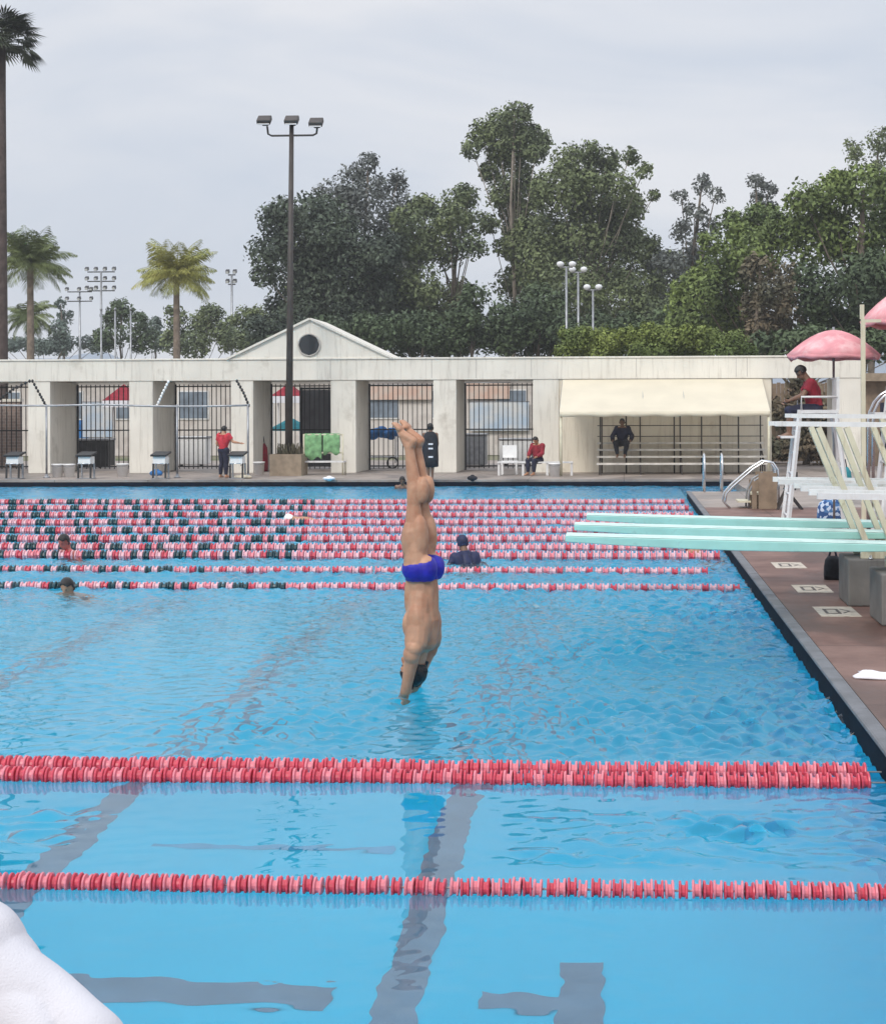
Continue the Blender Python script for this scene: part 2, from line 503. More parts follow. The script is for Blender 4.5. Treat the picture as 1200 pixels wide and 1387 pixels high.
# ------------------------------------------------------------------ mesh builder
class MB:
    def __init__(s):
        s.v, s.f, s.sm = [], [], []

    def add(s, vs, fs, smooth=False):
        o = len(s.v)
        s.v += [tuple(x) for x in vs]
        s.f += [tuple(i + o for i in f) for f in fs]
        s.sm += [smooth] * len(fs)
        return s

    def box(s, c, size, rz=0.0, R=None):
        x, y, z = (q / 2 for q in size)
        m = R if R is not None else Matrix.Rotation(rz, 3, 'Z')
        vs = [Vector(c) + m @ Vector((a * x, b * y, d * z)) for d in (-1, 1) for b in (-1, 1) for a in (-1, 1)]
        return s.add(vs, [(0, 2, 3, 1), (4, 5, 7, 6), (0, 1, 5, 4), (2, 6, 7, 3), (0, 4, 6, 2), (1, 3, 7, 5)])

    def bx(s, x0, x1, y0, y1, z0, z1):
        return s.box(((x0 + x1) / 2, (y0 + y1) / 2, (z0 + z1) / 2), (x1 - x0, y1 - y0, z1 - z0))

    def beam(s, p0, p1, wx, wy):
        """A square bar from p0 to p1."""
        p0, p1 = Vector(p0), Vector(p1)
        d = (p1 - p0)
        q = d.to_track_quat('Z', 'Y').to_matrix()
        return s.box((p0 + p1) / 2, (wx, wy, d.length), R=q)

    def tube(s, pts, r, n=10, caps=True):
        pts = [Vector(p) for p in pts]
        rs = r if isinstance(r, (list, tuple)) else [r] * len(pts)
        vs, fs = [], []
        ref = None
        for i, p in enumerate(pts):
            d = (pts[min(i + 1, len(pts) - 1)] - pts[max(i - 1, 0)]).normalized()
            if ref is None:
                ref = d.orthogonal().normalized()
            ref = (ref - d * ref.dot(d))
            ref = ref.normalized() if ref.length > 1e-6 else d.orthogonal().normalized()
            bi = d.cross(ref)
            for k in range(n):
                a = 2 * PI * k / n
                vs.append(p + (ref * math.cos(a) + bi * math.sin(a)) * rs[i])
        for i in range(len(pts) - 1):
            for k in range(n):
                k2 = (k + 1) % n
                fs.append((i * n + k, i * n + k2, (i + 1) * n + k2, (i + 1) * n + k))
        s.add(vs, fs, True)
        if caps:
            o = len(s.v) - len(vs)
            s.f += [tuple(o + k for k in reversed(range(n))), tuple(o + (len(pts) - 1) * n + k for k in range(n))]
            s.sm += [False, False]
        return s

    def lathe(s, prof, n=16, loc=(0, 0, 0), axis='Z', smooth=True):
        vs, fs = [], []
        for (r, h) in prof:
            for k in range(n):
                a = 2 * PI * k / n
                p = (r * math.cos(a), r * math.sin(a), h)
                if axis == 'X':
                    p = (p[2], p[0], p[1])
                elif axis == 'Y':
                    p = (p[0], p[2], p[1])
                vs.append(Vector(p) + Vector(loc))
        m = len(prof)
        for i in range(m - 1):
            for k in range(n):
                k2 = (k + 1) % n
                fs.append((i * n + k, i * n + k2, (i + 1) * n + k2, (i + 1) * n + k))
        fs += [tuple(reversed(range(n))), tuple((m - 1) * n + k for k in range(n))]
        return s.add(vs, fs, smooth)

    def ell(s, c, r, n=12, m=8, R=None):
        vs, fs = [], []
        R = R or Matrix.Identity(3)
        for i in range(m + 1):
            th = PI * i / m
            for k in range(n):
                a = 2 * PI * k / n
                vs.append(Vector(c) + R @ Vector((r[0] * math.sin(th) * math.cos(a), r[1] * math.sin(th) * math.sin(a), r[2] * math.cos(th))))
        for i in range(m):
            for k in range(n):
                k2 = (k + 1) % n
                fs.append((i * n + k, (i + 1) * n + k, (i + 1) * n + k2, i * n + k2))
        return s.add(vs, fs, True)

    def caps(s, p0, p1, r0, r1, n=12):
        """A tapered limb with round ends."""
        p0, p1 = Vector(p0), Vector(p1)
        d = (p1 - p0)
        L_ = d.length
        q = d.to_track_quat('Z', 'Y').to_matrix()
        prof = []
        for i in range(1, 5):
            a = PI / 2 * i / 4
            prof.append((r0 * math.sin(a), -r0 * math.cos(a)))
        for i in range(1, 4):
            u = i / 4
            prof.append((r0 + (r1 - r0) * u, L_ * u))
        for i in range(0, 4):
            a = PI / 2 * i / 4
            prof.append((r1 * math.cos(a), L_ + r1 * math.sin(a)))
        t = MB().lathe(prof, n)
        return s.add([p0 + q @ Vector(v) for v in t.v], t.f, True)

    def build(s, name, m=None, parent=None, loc=None, bevel=0.0):
        me = bpy.data.meshes.new(name)
        vs = s.v
        if loc is not None:
            l = Vector(loc)
            vs = [tuple(Vector(v) - l) for v in vs]
        me.from_pydata(vs, [], s.f)
        me.polygons.foreach_set('use_smooth', s.sm)
        me.update()
        if m is not None:
            me.materials.append(m)
        o = bpy.data.objects.new(name, me)
        C.objects.link(o)
        if loc is not None:
            o.location = loc
        if parent is not None:
            o.parent = parent
        if bevel:
            b = o.modifiers.new('bevel', 'BEVEL')
            b.width = bevel
            b.segments = 2
            b.limit_method = 'ANGLE'
        return o


def tag(o, label=None, cat=None, group=None, kind=None):
    if label:
        o['label'] = label
    if cat:
        o['category'] = cat
    if group:
        o['group'] = group
    if kind:
        o['kind'] = kind
    return o


def empty(name, loc, label=None, cat=None, group=None, rz=0.0):
    o = bpy.data.objects.new(name, None)
    o.empty_display_size = 0.2
    C.objects.link(o)
    o.location = loc
    o.rotation_euler = (0, 0, rz)
    return tag(o, label, cat, group)


def dup(root, loc=None, rz=None, label=None):
    r = root.copy()
    C.objects.link(r)
    if loc is not None:
        r.location = loc
    if rz is not None:
        r.rotation_euler = (0, 0, rz)
    if label:
        r['label'] = label
    for ch in list(root.children):
        c = ch.copy()
        C.objects.link(c)
        c.parent = r
        for g in list(ch.children):
            d = g.copy()
            C.objects.link(d)
            d.parent = c
    return r


def struct(o):
    o['kind'] = 'structure'
    return o


# ------------------------------------------------------------------ the pool and its decks
EX, FY, NY, LX = 1.63, 50.5, 4.6, -32.0       # right edge, far end, near end, left edge
NX, N0 = 3.3, 43.0                            # the pool widens to NX beyond N0
DZ, FLZ = 0.20, -2.4

gm = MB()
for x0, x1, y0, y1 in ((-2500, 2500, 70, 4000), (-2500, 2500, -400, -14), (-2500, -46, -14, 70), (46, 2500, -14, 70)):
    gm.bx(x0, x1, y0, y1, -0.3, 0.18)
struct(gm.build('ground', M['ground']))

dk = MB()
dk.bx(EX + 0.13, 46, -14, 36.0, -0.2, DZ)
dk.bx(-46, EX + 0.13, -14, NY, -0.2, DZ)
struct(dk.build('pool_deck', M['deck']))
fd = MB()
fd.bx(EX + 0.13, NX, 36.0, N0, -0.2, DZ)
fd.bx(NX, 46, 36.0, 70, -0.2, DZ)
fd.bx(-46, NX, FY, 70, -0.2, DZ)
fd.bx(-46, LX, NY, FY, -0.2, DZ)
struct(fd.build('far_deck', M['deck_far']))

cp = MB()
y = 4.6
while y < N0 - 0.4:                            # coping stones along the right edge
    cp.bx(EX, EX + 0.126, y, min(y + 2.392, N0), 0.172, DZ + 0.012)
    y += 2.4
struct(cp.build('coping', M['coping'], bevel=0.02))

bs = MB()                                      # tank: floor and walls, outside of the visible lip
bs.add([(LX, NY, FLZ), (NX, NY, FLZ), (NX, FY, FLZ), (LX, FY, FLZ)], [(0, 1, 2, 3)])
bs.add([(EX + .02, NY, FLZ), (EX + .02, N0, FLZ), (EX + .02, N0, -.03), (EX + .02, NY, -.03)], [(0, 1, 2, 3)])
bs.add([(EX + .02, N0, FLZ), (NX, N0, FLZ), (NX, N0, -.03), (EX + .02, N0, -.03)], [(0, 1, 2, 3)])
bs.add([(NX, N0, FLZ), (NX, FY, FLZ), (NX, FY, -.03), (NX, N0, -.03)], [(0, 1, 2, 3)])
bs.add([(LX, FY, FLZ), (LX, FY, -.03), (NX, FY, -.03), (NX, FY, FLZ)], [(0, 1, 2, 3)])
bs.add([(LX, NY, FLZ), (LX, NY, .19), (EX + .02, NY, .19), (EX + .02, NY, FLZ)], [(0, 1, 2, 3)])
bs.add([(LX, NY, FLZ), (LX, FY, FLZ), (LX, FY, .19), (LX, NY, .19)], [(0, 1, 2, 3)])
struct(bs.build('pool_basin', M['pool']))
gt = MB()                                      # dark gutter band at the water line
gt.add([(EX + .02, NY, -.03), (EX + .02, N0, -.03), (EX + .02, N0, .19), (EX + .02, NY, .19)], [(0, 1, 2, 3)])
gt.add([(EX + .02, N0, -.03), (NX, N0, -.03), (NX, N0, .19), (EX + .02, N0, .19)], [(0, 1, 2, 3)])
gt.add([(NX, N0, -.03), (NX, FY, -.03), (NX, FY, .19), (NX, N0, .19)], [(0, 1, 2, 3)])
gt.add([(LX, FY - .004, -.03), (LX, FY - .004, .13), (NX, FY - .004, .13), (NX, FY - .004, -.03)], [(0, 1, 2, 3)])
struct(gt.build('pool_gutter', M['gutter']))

st = MB()                                      # lane markings set into the floor


def stripe(x0, x1, y0, y1, mb=None, dz=0.004):
    (mb or st).add([(x0, y0, FLZ + dz), (x1, y0, FLZ + dz), (x1, y1, FLZ + dz), (x0, y1, FLZ + dz)], [(0, 1, 2, 3)])


for i in range(10):
    x = -1.24 - 2.62 * i
    stripe(x - .125, x + .125, NY + 1.2, FY - 2)
stripe(-8.0, -1.62, 8.68, 8.98, dz=.008)
stripe(-.80, -.37, 8.74, 8.92, dz=.008)
stripe(-.37, -.13, 8.2, 9.36, dz=.008)
struct(st.build('floor_stripes', M['stripe']))
sf = MB()
stripe(-3.3, -1.6, 11.12, 11.22, sf, .008)
stripe(-.80, -.42, 11.12, 11.22, sf, .008)
for k in range(9):
    yy = 22.5 + 2.3 * k
    stripe(-25, -.4, yy - .1, yy + .1, sf, .008)
struct(sf.build('faint_floor_stripes', M['stripe_faint']))


def lowfreq(X, Y, seed, lam, n=9):
    g = np.random.default_rng(seed)
    a = np.zeros_like(X)
    for _ in range(n):
        th, k = g.uniform(0, 2 * PI), 2 * PI / (lam * g.uniform(.6, 1.7))
        a += np.sin(k * (X * math.cos(th) + Y * math.sin(th)) + g.uniform(0, 6.28))
    return a / math.sqrt(n / 2)


def sstep(v, a, b):
    t = np.clip((v - a) / (b - a), 0, 1)
    return t * t * (3 - 2 * t)


SLOPES = [1.0, 1.0]


def wave_field(X, Y, DY):
    """Real ripples: calm at the near end, ruffled in the diving water, choppy among the lanes."""
    patch = sstep(lowfreq(X, Y * .8, 5, 5.0), -.7, .8)
    rough = sstep(Y, 9.6, 12.2) * (.30 + .70 * sstep(X, -4.6 + .0 * Y, -1.5)) * (.45 + .55 * patch)
    far = sstep(Y, 18.5, 22.5) * .95
    cat = sstep(X, -.75, -.2) * sstep(Y, 8.35, 8.6) * (1 - sstep(Y, 9.3, 9.7)) * (.25 + .75 * sstep(lowfreq(X, Y * 1.6, 8, 1.6), -.3, .6))
    cat2 = sstep(-X, 3.0, 3.3) * sstep(Y, 8.5, 8.8) * (1 - sstep(Y, 9.3, 9.6)) * .7
    strip = sstep(X, .5, 1.3) * sstep(Y, 6.0, 6.6) * .22 * patch
    amp = np.maximum.reduce([rough, far, cat * .9, cat2, strip]) + .022
    amp *= 1 - .85 * np.exp(-((X + 1.55) / .42) ** 2 - ((Y - 11.6) / 1.9) ** 4)     # ripples flattened short of the diver, added so the reflection shows
    # rings spreading from the diver's hands
    g = np.random.default_rng(99)
    Z = np.zeros_like(X)
    ZS = np.zeros_like(X)
    n = 150
    for q in range(n):
        lam = .105 * (11.0 ** (q / (n - 1)))
        th = g.normal(PI / 2, .75 if lam > .6 else 1.15)
        k = 2 * PI / lam
        slope = .05
        wgt = np.clip(lam / (2.2 * DY) - 1, 0, 1)
        grp = .5 + .5 * np.sin((X * g.uniform(-1, 1) + Y * g.uniform(-1, 1)) * 2 * PI / (lam * g.uniform(4, 9)) + g.uniform(0, 6.28))
        term = slope / k * wgt * grp * 1.5 * np.sin(k * (X * math.cos(th) + Y * math.sin(th)) + g.uniform(0, 6.28))
        if lam < .30:
            ZS += term
        else:
            Z += term
    # set the steepness: about 0.06 for the swell, 0.17 for the ripples where the water is fully ruffled
    gy_ = np.gradient(Z, axis=0) / np.maximum(np.gradient(Y, axis=0), 1e-6)
    gs_ = np.gradient(ZS, axis=0) / np.maximum(np.gradient(Y, axis=0), 1e-6)
    z0_ = (Y > 10) & (Y < 16)
    if z0_.any():
        SLOPES[:] = [.075 / gy_[z0_].std(), .24 / gs_[z0_].std()]
    Z, ZS = Z * SLOPES[0], ZS * SLOPES[1]
    Z = Z * amp * (.35 + .65 * sstep(Y, 10.5, 17.0)) * (1 - .6 * np.clip(cat + cat2, 0, 1)) * .8 + ZS * np.minimum(1.3, amp + cat * .1)
    e = onz(555, 936, 0)
    rr_ = np.hypot(X - e.x, Y - e.y)
    Z += .012 * np.sin(rr_ * 2 * PI / .20) * np.exp(-((rr_ - .35) / .30) ** 2) + .010 * np.exp(-(rr_ / .12) ** 2)
    for lam, sl_ in ((1.1, .006), (1.9, .006), (3.1, .005)):
        th = g.uniform(.6, 2.4)
        k = 2 * PI / lam
        Z += sl_ / k * np.sin(k * (X * math.cos(th) + Y * math.sin(th)))
    return Z


ys = [NY]
while ys[-1] < FY:
    ys.append(ys[-1] + .0019 * ys[-1])
ys = np.array(ys)
ys *= 1.0
ys[-1] = FY
xs = [EX + .02]
while xs[-1] > LX:
    xs.append(xs[-1] - (.021 + .0036 * abs(xs[-1] - EX)))
xs[-1] = LX
xs = np.array(xs[::-1])
GX, GY = np.meshgrid(xs, ys)
GZ = wave_field(GX, GY, np.maximum(.0019 * GY, .021 + .0036 * np.abs(GX - EX)))
ny, nx = GX.shape
wv_ = np.stack([GX, GY, GZ], -1).reshape(-1, 3)
ii = (np.arange(ny - 1)[:, None] * nx + np.arange(nx - 1)[None, :]).ravel()
wf = np.stack([ii, ii + 1, ii + nx + 1, ii + nx], 1)
xs2, ys2 = np.linspace(EX + .02, NX, 24), np.linspace(N0, FY, 70)
HX, HY = np.meshgrid(xs2, ys2)
HZ = wave_field(HX, HY, np.full_like(HX, .11)) * sstep(HX, EX + .02, EX + .5)
o_ = len(wv_)
wv_ = np.concatenate([wv_, np.stack([HX, HY, HZ], -1).reshape(-1, 3)])
jj = (np.arange(69)[:, None] * 24 + np.arange(23)[None, :]).ravel() + o_
wf = np.concatenate([wf, np.stack([jj, jj + 1, jj + 25, jj + 24], 1)])
wme = bpy.data.meshes.new('water')
wme.vertices.add(len(wv_))
wme.vertices.foreach_set('co', wv_.ravel())
wme.loops.add(4 * len(wf))
wme.loops.foreach_set('vertex_index', wf.ravel().astype(np.int32))
wme.polygons.add(len(wf))
wme.polygons.foreach_set('loop_start', np.arange(0, 4 * len(wf), 4, dtype=np.int32))
wme.update(calc_edges=True)
wme.polygons.foreach_set('use_smooth', [True] * len(wf))
wme.materials.append(M['water'])
wo = bpy.data.objects.new('water', wme)
C.objects.link(wo)
struct(wo)


# ------------------------------------------------------------------ lane ropes
def float_mb(r, ln, n=12):
    h = ln / 2
    return MB().lathe([(r * .35, -h), (r * .92, -h * .96), (r, -h * .78), (r * .96, -h * .5), (r * .62, -h * .36), (r * .58, h * .36),
                       (r * .96, h * .5), (r, h * .78), (r * .92, h * .96), (r * .35, h)], n, axis='X', smooth=False)


def float_meshes(r, ln, n=12):
    d = {}
    for k in ('red_float', 'pink_float', 'pale_float', 'dark_float'):
        o = float_mb(r, ln, n).build('float', M[k])
        d[k] = o.data
        bpy.data.objects.remove(o)
    return d


def rope(Y, x1, r, ln, pitch, colour, label, group, singles, n=12, sag=0.0, slack=0.0, gap=0.0, seed=0):
    """One rope: a cable, its nearest floats one by one and the rest as one part per colour."""
    rr = random.Random(seed)
    root = empty('lane_rope', (x1, Y, 0.0), label, 'lane rope', group)

    def off(x):
        return sag * math.sin(x * .33 + seed) + slack * math.sin(x * 1.7 + 2 * seed)

    pts = [(x, off(x1 + x), .025) for x in np.linspace(.12, LX - x1 + .3, 60)]
    MB().tube(pts, .006, 6).build('cable', M['cable'], root)
    fm = float_meshes(r, ln, n)
    proto = float_mb(r, ln, n)
    rest = {}
    k = 0
    x = x1 - ln / 2
    while x > LX + .6:
        col = colour(x, k)
        p = (x - x1, off(x) + rr.uniform(-.004, .004), (.024 if r < .08 else .05) + rr.uniform(-.006, .006))
        if k < singles:
            o = bpy.data.objects.new('float', fm[col])
            C.objects.link(o)
            o.parent = root
            o.location = p
            o.rotation_euler = (rr.uniform(0, 3), rr.uniform(-.06, .06), rr.uniform(-.07, .07))
        else:
            b = rest.setdefault(col, MB())
            b.add([Vector(v) + Vector(p) for v in proto.v], proto.f, False)
        k += 1
        x -= pitch * (1 + (gap if rr.random() < .12 else 0))
    for col, b in rest.items():
        tag(b.build(col, M[col], root), kind='stuff')
    return root


def near_col(x, k):
    if x < -3.75 and int((x + 40) / .38) % 2:
        return 'dark_float'
    return 'red_float' if k % 2 else 'pink_float'


def double_col(x, k):
    return ('red_float', 'red_float', 'pink_float')[k % 3]


def double_col_far(x, k):
    if x < -3.95 and int((x + 40) / .38) % 2:
        return 'dark_float'
    return ('red_float', 'red_float', 'pink_float')[k % 3]


def far_col_for(start, ph):
    def f(x, k):
        if x < start and int((x + 40 + ph) / .38) % 2:
            return ('dark_float', 'dark_float', 'pale_float', 'dark_float', 'pink_float')[k % 5]
        return ('red_float', 'pale_float', 'pink_float', 'pale_float')[k % 4]
    return f


rope(7.93, 1.42, .052, .046, .051, near_col, 'single red and pink lane rope nearest the camera, below the double rope', 'lane ropes', 100, 14, gap=.3, seed=1)
rope(10.27, 1.53, .062, .060, .064, double_col, 'nearer rope of the thick red double lane rope in front of the diver', 'lane ropes', 100, 14, slack=.012, seed=2)
rope(10.57, 1.55, .062, .060, .064, double_col_far, 'farther rope of the thick red double lane rope in front of the diver', 'lane ropes', 100, 14, slack=.012, seed=3)
fl = ['lone lane rope just beyond the diver, first past the open diving water', 'second lane rope past the open diving water, by the navy kickboard',
      'third lane rope past the open diving water, passing the blue-capped swimmer', 'fourth lane rope past the open diving water, behind the dark-haired swimmer',
      'fifth lane rope past the open diving water, mid pool', 'fifth lane rope from the far end of the pool',
      'fourth lane rope from the far end of the pool', 'third lane rope from the far end of the pool', 'second lane rope from the far end of the pool',
      'farthest lane rope, next to the far pool deck']
fy = [21.35, 23.6, 25.7, 27.2, 29.0, 31.0, 33.2, 35.6, 38.1, 40.7]
for i, (Y, lb) in enumerate(zip(fy, fl)):
    if i == 1:
        colf = far_col_for(-6.2, .1)
    else:
        colf = far_col_for(-4.4 - .35 * i, .13 * i)
    rope(Y, 1.5 if i != 1 else 1.2, .066 if i < 2 else .09, .088, .10, colf, lb, 'lane ropes', 100 if i < 2 else 0, 10 if i < 2 else 8,
         sag=.05, slack=.02, gap=.3 if i == 1 else 0, seed=10 + i)


# ------------------------------------------------------------------ people
def remesh(mb, voxel, it=5):
    me = bpy.data.meshes.new('tmp')
    me.from_pydata(mb.v, [], mb.f)
    o = bpy.data.objects.new('tmp', me)
    C.objects.link(o)
    r = o.modifiers.new('r', 'REMESH')
    r.mode = 'VOXEL'
    r.voxel_size = voxel
    s = o.modifiers.new('s', 'SMOOTH')
    s.factor = .5
    s.iterations = it
    dg = bpy.context.evaluated_depsgraph_get()
    ev = o.evaluated_get(dg)
    m2 = bpy.data.meshes.new_from_object(ev)
    bpy.data.objects.remove(o)
    n = len(m2.vertices)
    V = np.empty(n * 3)
    m2.vertices.foreach_get('co', V)
    Nn = np.empty(n * 3)
    m2.vertices.foreach_get('normal', Nn)
    m2.polygons.foreach_set('use_smooth', [True] * len(m2.polygons))
    return m2, V.reshape(-1, 3), Nn.reshape(-1, 3)


def garment(name, me, V, Nn, sel, offset, m, parent, fold=0.0, fscale=9.0, crease=0.0):
    """A shell over the chosen part of a body, standing off the skin."""
    keep = sel(V)
    P = V + Nn * offset
    if fold:
        P = P + Nn * (fold * (np.sin(V[:, 0] * fscale * 2.1 + V[:, 2] * fscale) * np.sin(V[:, 2] * fscale * 1.3 + V[:, 1] * fscale * 1.7)))[:, None]
    if crease:                                  # long soft folds running down a sleeve
        u = .62 * np.abs(V[:, 0]) + .78 * V[:, 2] + .05 * np.sin(V[:, 1] * 22) + .02 * np.sin(V[:, 0] * 31)
        a = .79 * np.abs(V[:, 0]) - .6 * V[:, 2]
        f = np.abs(np.sin(u * 40 + 1.2 * np.sin(a * 9))) ** .6
        P = P + Nn * (crease * (f - .6) * (.55 + .45 * np.sin(a * 13 + V[:, 1] * 8)))[:, None]
    idx = -np.ones(len(V), int)
    faces = []
    for p in me.polygons:
        vs = list(p.vertices)
        if all(keep[i] for i in vs):
            faces.append(vs)
    used = sorted({i for f in faces for i in f})
    for k, i in enumerate(used):
        idx[i] = k
    nm = bpy.data.meshes.new(name)
    nm.from_pydata([tuple(P[i]) for i in used], [], [[int(idx[i]) for i in f] for f in faces])
    nm.polygons.foreach_set('use_smooth', [True] * len(nm.polygons))
    nm.materials.append(m)
    o = bpy.data.objects.new(name, nm)
    C.objects.link(o)
    o.parent = parent
    so = o.modifiers.new('thickness', 'SOLIDIFY')
    so.thickness = offset * .85
    so.offset = -1
    return o


def hand(mb, wr, d, side, s=1.0, curl=.35):
    """Palm, four fingers of different lengths and a thumb. d: along the hand; side: towards the thumb."""
    wr, d = Vector(wr), Vector(d).normalized()
    side = Vector(side)
    side = (side - d * side.dot(d)).normalized()
    nrm = d.cross(side)
    k = wr + d * .085 * s
    mb.caps(wr, k + side * .012 * s, .026 * s, .026 * s)
    mb.caps(wr, k - side * .018 * s, .026 * s, .024 * s)
    for j, (o, ln) in enumerate(((.030, .072), (.010, .082), (-.011, .075), (-.031, .058))):
        a = k + side * o * s
        m1 = a + (d + nrm * curl * .4).normalized() * ln * .5 * s
        m2 = m1 + (d + nrm * curl * 1.3).normalized() * ln * .5 * s
        mb.caps(a, m1, .0095 * s, .009 * s, 8)
        mb.caps(m1, m2, .009 * s, .007 * s, 8)
    t0 = wr + d * .03 * s + side * .026 * s
    t1 = t0 + (side * .75 + d * .75 + nrm * .25).normalized() * .042 * s
    t2 = t1 + (side * .25 + d + nrm * .3).normalized() * .03 * s
    mb.caps(t0, t1, .013 * s, .0105 * s, 8)
    mb.caps(t1, t2, .0105 * s, .008 * s, 8)


STAND = dict(head=(0, .01, 1.63), neck=(0, -.01, 1.47), shl=(-.185, 0, 1.41), shr=(.185, 0, 1.41), ell=(-.235, -.02, 1.12), elr=(.235, -.02, 1.12),
             wrl=(-.25, .04, .87), wrr=(.25, .04, .87), hipl=(-.09, 0, .91), hipr=(.09, 0, .91), knl=(-.10, .02, .49), knr=(.10, .02, .49),
             anl=(-.10, -.02, .08), anr=(.10, -.02, .08), tol=(-.12, .15, .025), tor=(.12, .15, .025), chest=(0, 0, 1.27), pelvis=(0, 0, .95))


def body_mb(J, girth=1.0, hands=True):
    J = {k: Vector(v) for k, v in {**STAND, **J}.items()}
    mb = MB()
    hd, nk, ch, pv = J['head'], J['neck'], J['chest'], J['pelvis']
    g = girth
    up = (hd - nk).normalized()
    fwd = J.get('face', Vector((0, 1, 0)))
    fwd = (fwd - up * fwd.dot(up)).normalized()
    rt = fwd.cross(up)
    R = Matrix((rt, fwd, up)).transposed()
    mb.ell(hd + up * .03, (.078, .098, .098), R=R)
    mb.ell(hd + fwd * .022 - up * .055, (.058, .070, .068), R=R)
    mb.caps(hd + fwd * .088 + up * .012, hd + fwd * .108 - up * .028, .010, .016, 8)
    mb.caps(hd + fwd * .083 - up * .058 - rt * .02, hd + fwd * .083 - up * .058 + rt * .02, .012, .012, 8)
    mb.caps(hd + fwd * .085 + up * .034 - rt * .03, hd + fwd * .085 + up * .034 + rt * .03, .012, .012, 8)
    for sgn in (-1, 1):
        mb.ell(hd + rt * .08 * sgn - fwd * .005 - up * .01, (.012, .022, .034), R=R)
    mb.caps(nk - up * .05, hd - up * .06 - fwd * .01, .060 * g, .054)
    # trunk
    shm = (J['shl'] + J['shr']) / 2
    for a, sx in (('shl', 1), ('shr', 1)):
        mb.caps(J[a] * .72 + shm * .28, nk - up * .01, .060 * g, .048)
        mb.caps(J[a] * .8 + ch * .2, ch * .5 + pv * .5 + (J[a] - shm) * .30, .085 * g, .085 * g)
        mb.ell(J[a], (.066 * g, .066 * g, .068 * g))
    mb.caps(ch, pv, .115 * g, .112 * g)
    mb.caps(shm - up * .04, ch, .095 * g, .118 * g)
    for s, hp, kn, an, to in (('l', 'hipl', 'knl', 'anl', 'tol'), ('r', 'hipr', 'knr', 'anr', 'tor')):
        h, k, a, t = J[hp], J[kn], J[an], J[to]
        mb.caps(pv * .6 + h * .4, h, .105 * g, .10 * g)
        mb.caps(h, h * .5 + k * .5, .092 * g, .078 * g)
        mb.caps(h * .5 + k * .5, k, .078 * g, .053 * g)
        ax = (a - k).normalized()
        bk = (t - a)
        bk = -(bk - ax * bk.dot(ax))
        bk = bk.normalized() if bk.length > 1e-4 else Vector((0, -1, 0))
        mid = k * .68 + a * .32 + bk * .018
        mb.caps(k, mid, .050 * g, .056 * g)
        mb.caps(mid, a, .055 * g, .034)
        heel = a + bk * .035 + ax * .045
        mb.caps(a, heel, .036, .032)
        mb.caps(heel, a * .45 + t * .55 + ax * .01, .032, .036)
        mb.caps(a, t, .036, .024)
        fx = (t - heel).normalized()
        sd = fx.cross(ax).normalized()
        for q in (-.022, 0.0, .022):
            mb.caps(t + sd * q - fx * .03, t + sd * q + fx * .03, .022, .014, 8)
    for sh, el, wr, sg in (('shl', 'ell', 'wrl', -1), ('shr', 'elr', 'wrr', 1)):
        s_, e, w_ = J[sh], J[el], J[wr]
        mb.caps(s_, s_ * .5 + e * .5, .058 * g, .050 * g)
        mb.caps(s_ * .5 + e * .5, e, .050 * g, .039 * g)
        mb.caps(e, e * .7 + w_ * .3, .040 * g, .042 * g)
        mb.caps(e * .7 + w_ * .3, w_, .042 * g, .026)
        if hands:
            d = (w_ - e).normalized()
            th = J.get('thumb' + ('l' if sg < 0 else 'r'), Vector((0, 1, 0.2)))
            hand(mb, w_, d, th)
    return mb, J, R


def person(loc, rz, J, label, m_skin, voxel=.012, girth=1.0, scale=1.0, it=4, hands=True, R3=None, zmin=None, category='person'):
    mb, JJ, R = body_mb(J, girth, hands)
    if zmin is not None:
        pass
    me, V, Nn = remesh(mb, voxel, it)
    me.materials.append(m_skin)
    o = bpy.data.objects.new('person', me)
    C.objects.link(o)
    o.location = loc
    o.rotation_euler = (0, 0, rz) if R3 is None else R3.to_euler()
    o.scale = (scale,) * 3
    tag(o, label, category)
    return o, me, V, Nn, JJ, R


def hair(o, me, V, Nn, J, R, m, length=0.0, offset=.014, low=-.02):
    hd = np.array(J['head'])
    Ri = np.array(R)

    def sel(P):
        q = (P - hd) @ Ri
        d = np.linalg.norm(P - hd, axis=1)
        return (d < .17) & (((q[:, 2] > .045) & (q[:, 1] < .078)) | ((q[:, 1] < .01 - .2 * np.maximum(0, -q[:, 2])) & (q[:, 2] > low - length))) & (np.abs(q[:, 0]) < .12)
    return garment('hair', me, V, Nn, sel, offset, m, o, fold=.003, fscale=30)


def eyes(o, J, R):
    hd = J['head']
    rt, fw, up = R.col[0], R.col[1], R.col[2]
    for s in (-1, 1):
        MB().ell(hd + rt * .031 * s + fw * .083 + up * .012, (.012, .008, .007), 8, 6, R).build('eye', M['eye'], o)


# --- the diver: straight, upside down, hands at the water, front turned left and away
DJ = dict(head=(0, .045, 1.62), neck=(0, .0, 1.475), face=Vector((0, 1, .35)), shl=(-.165, -.02, 1.45), shr=(.165, -.02, 1.45),
          ell=(-.125, .075, 1.715), elr=(.125, .055, 1.73), wrl=(-.035, .12, 1.955), wrr=(.03, .135, 1.955),
          thumbl=Vector((1, .4, 0)), thumbr=Vector((-1, -.4, 0)),
          chest=(0, -.025, 1.27), pelvis=(0, -.01, .95), hipl=(-.075, 0, .90), hipr=(.075, 0, .90), knl=(-.06, .01, .46), knr=(.06, .025, .46),
          anl=(-.045, .045, .03), anr=(.05, .062, .035), tol=(-.04, .135, -.135), tor=(.045, .155, -.12))
mb, JJ, R = body_mb(DJ, 1.0)
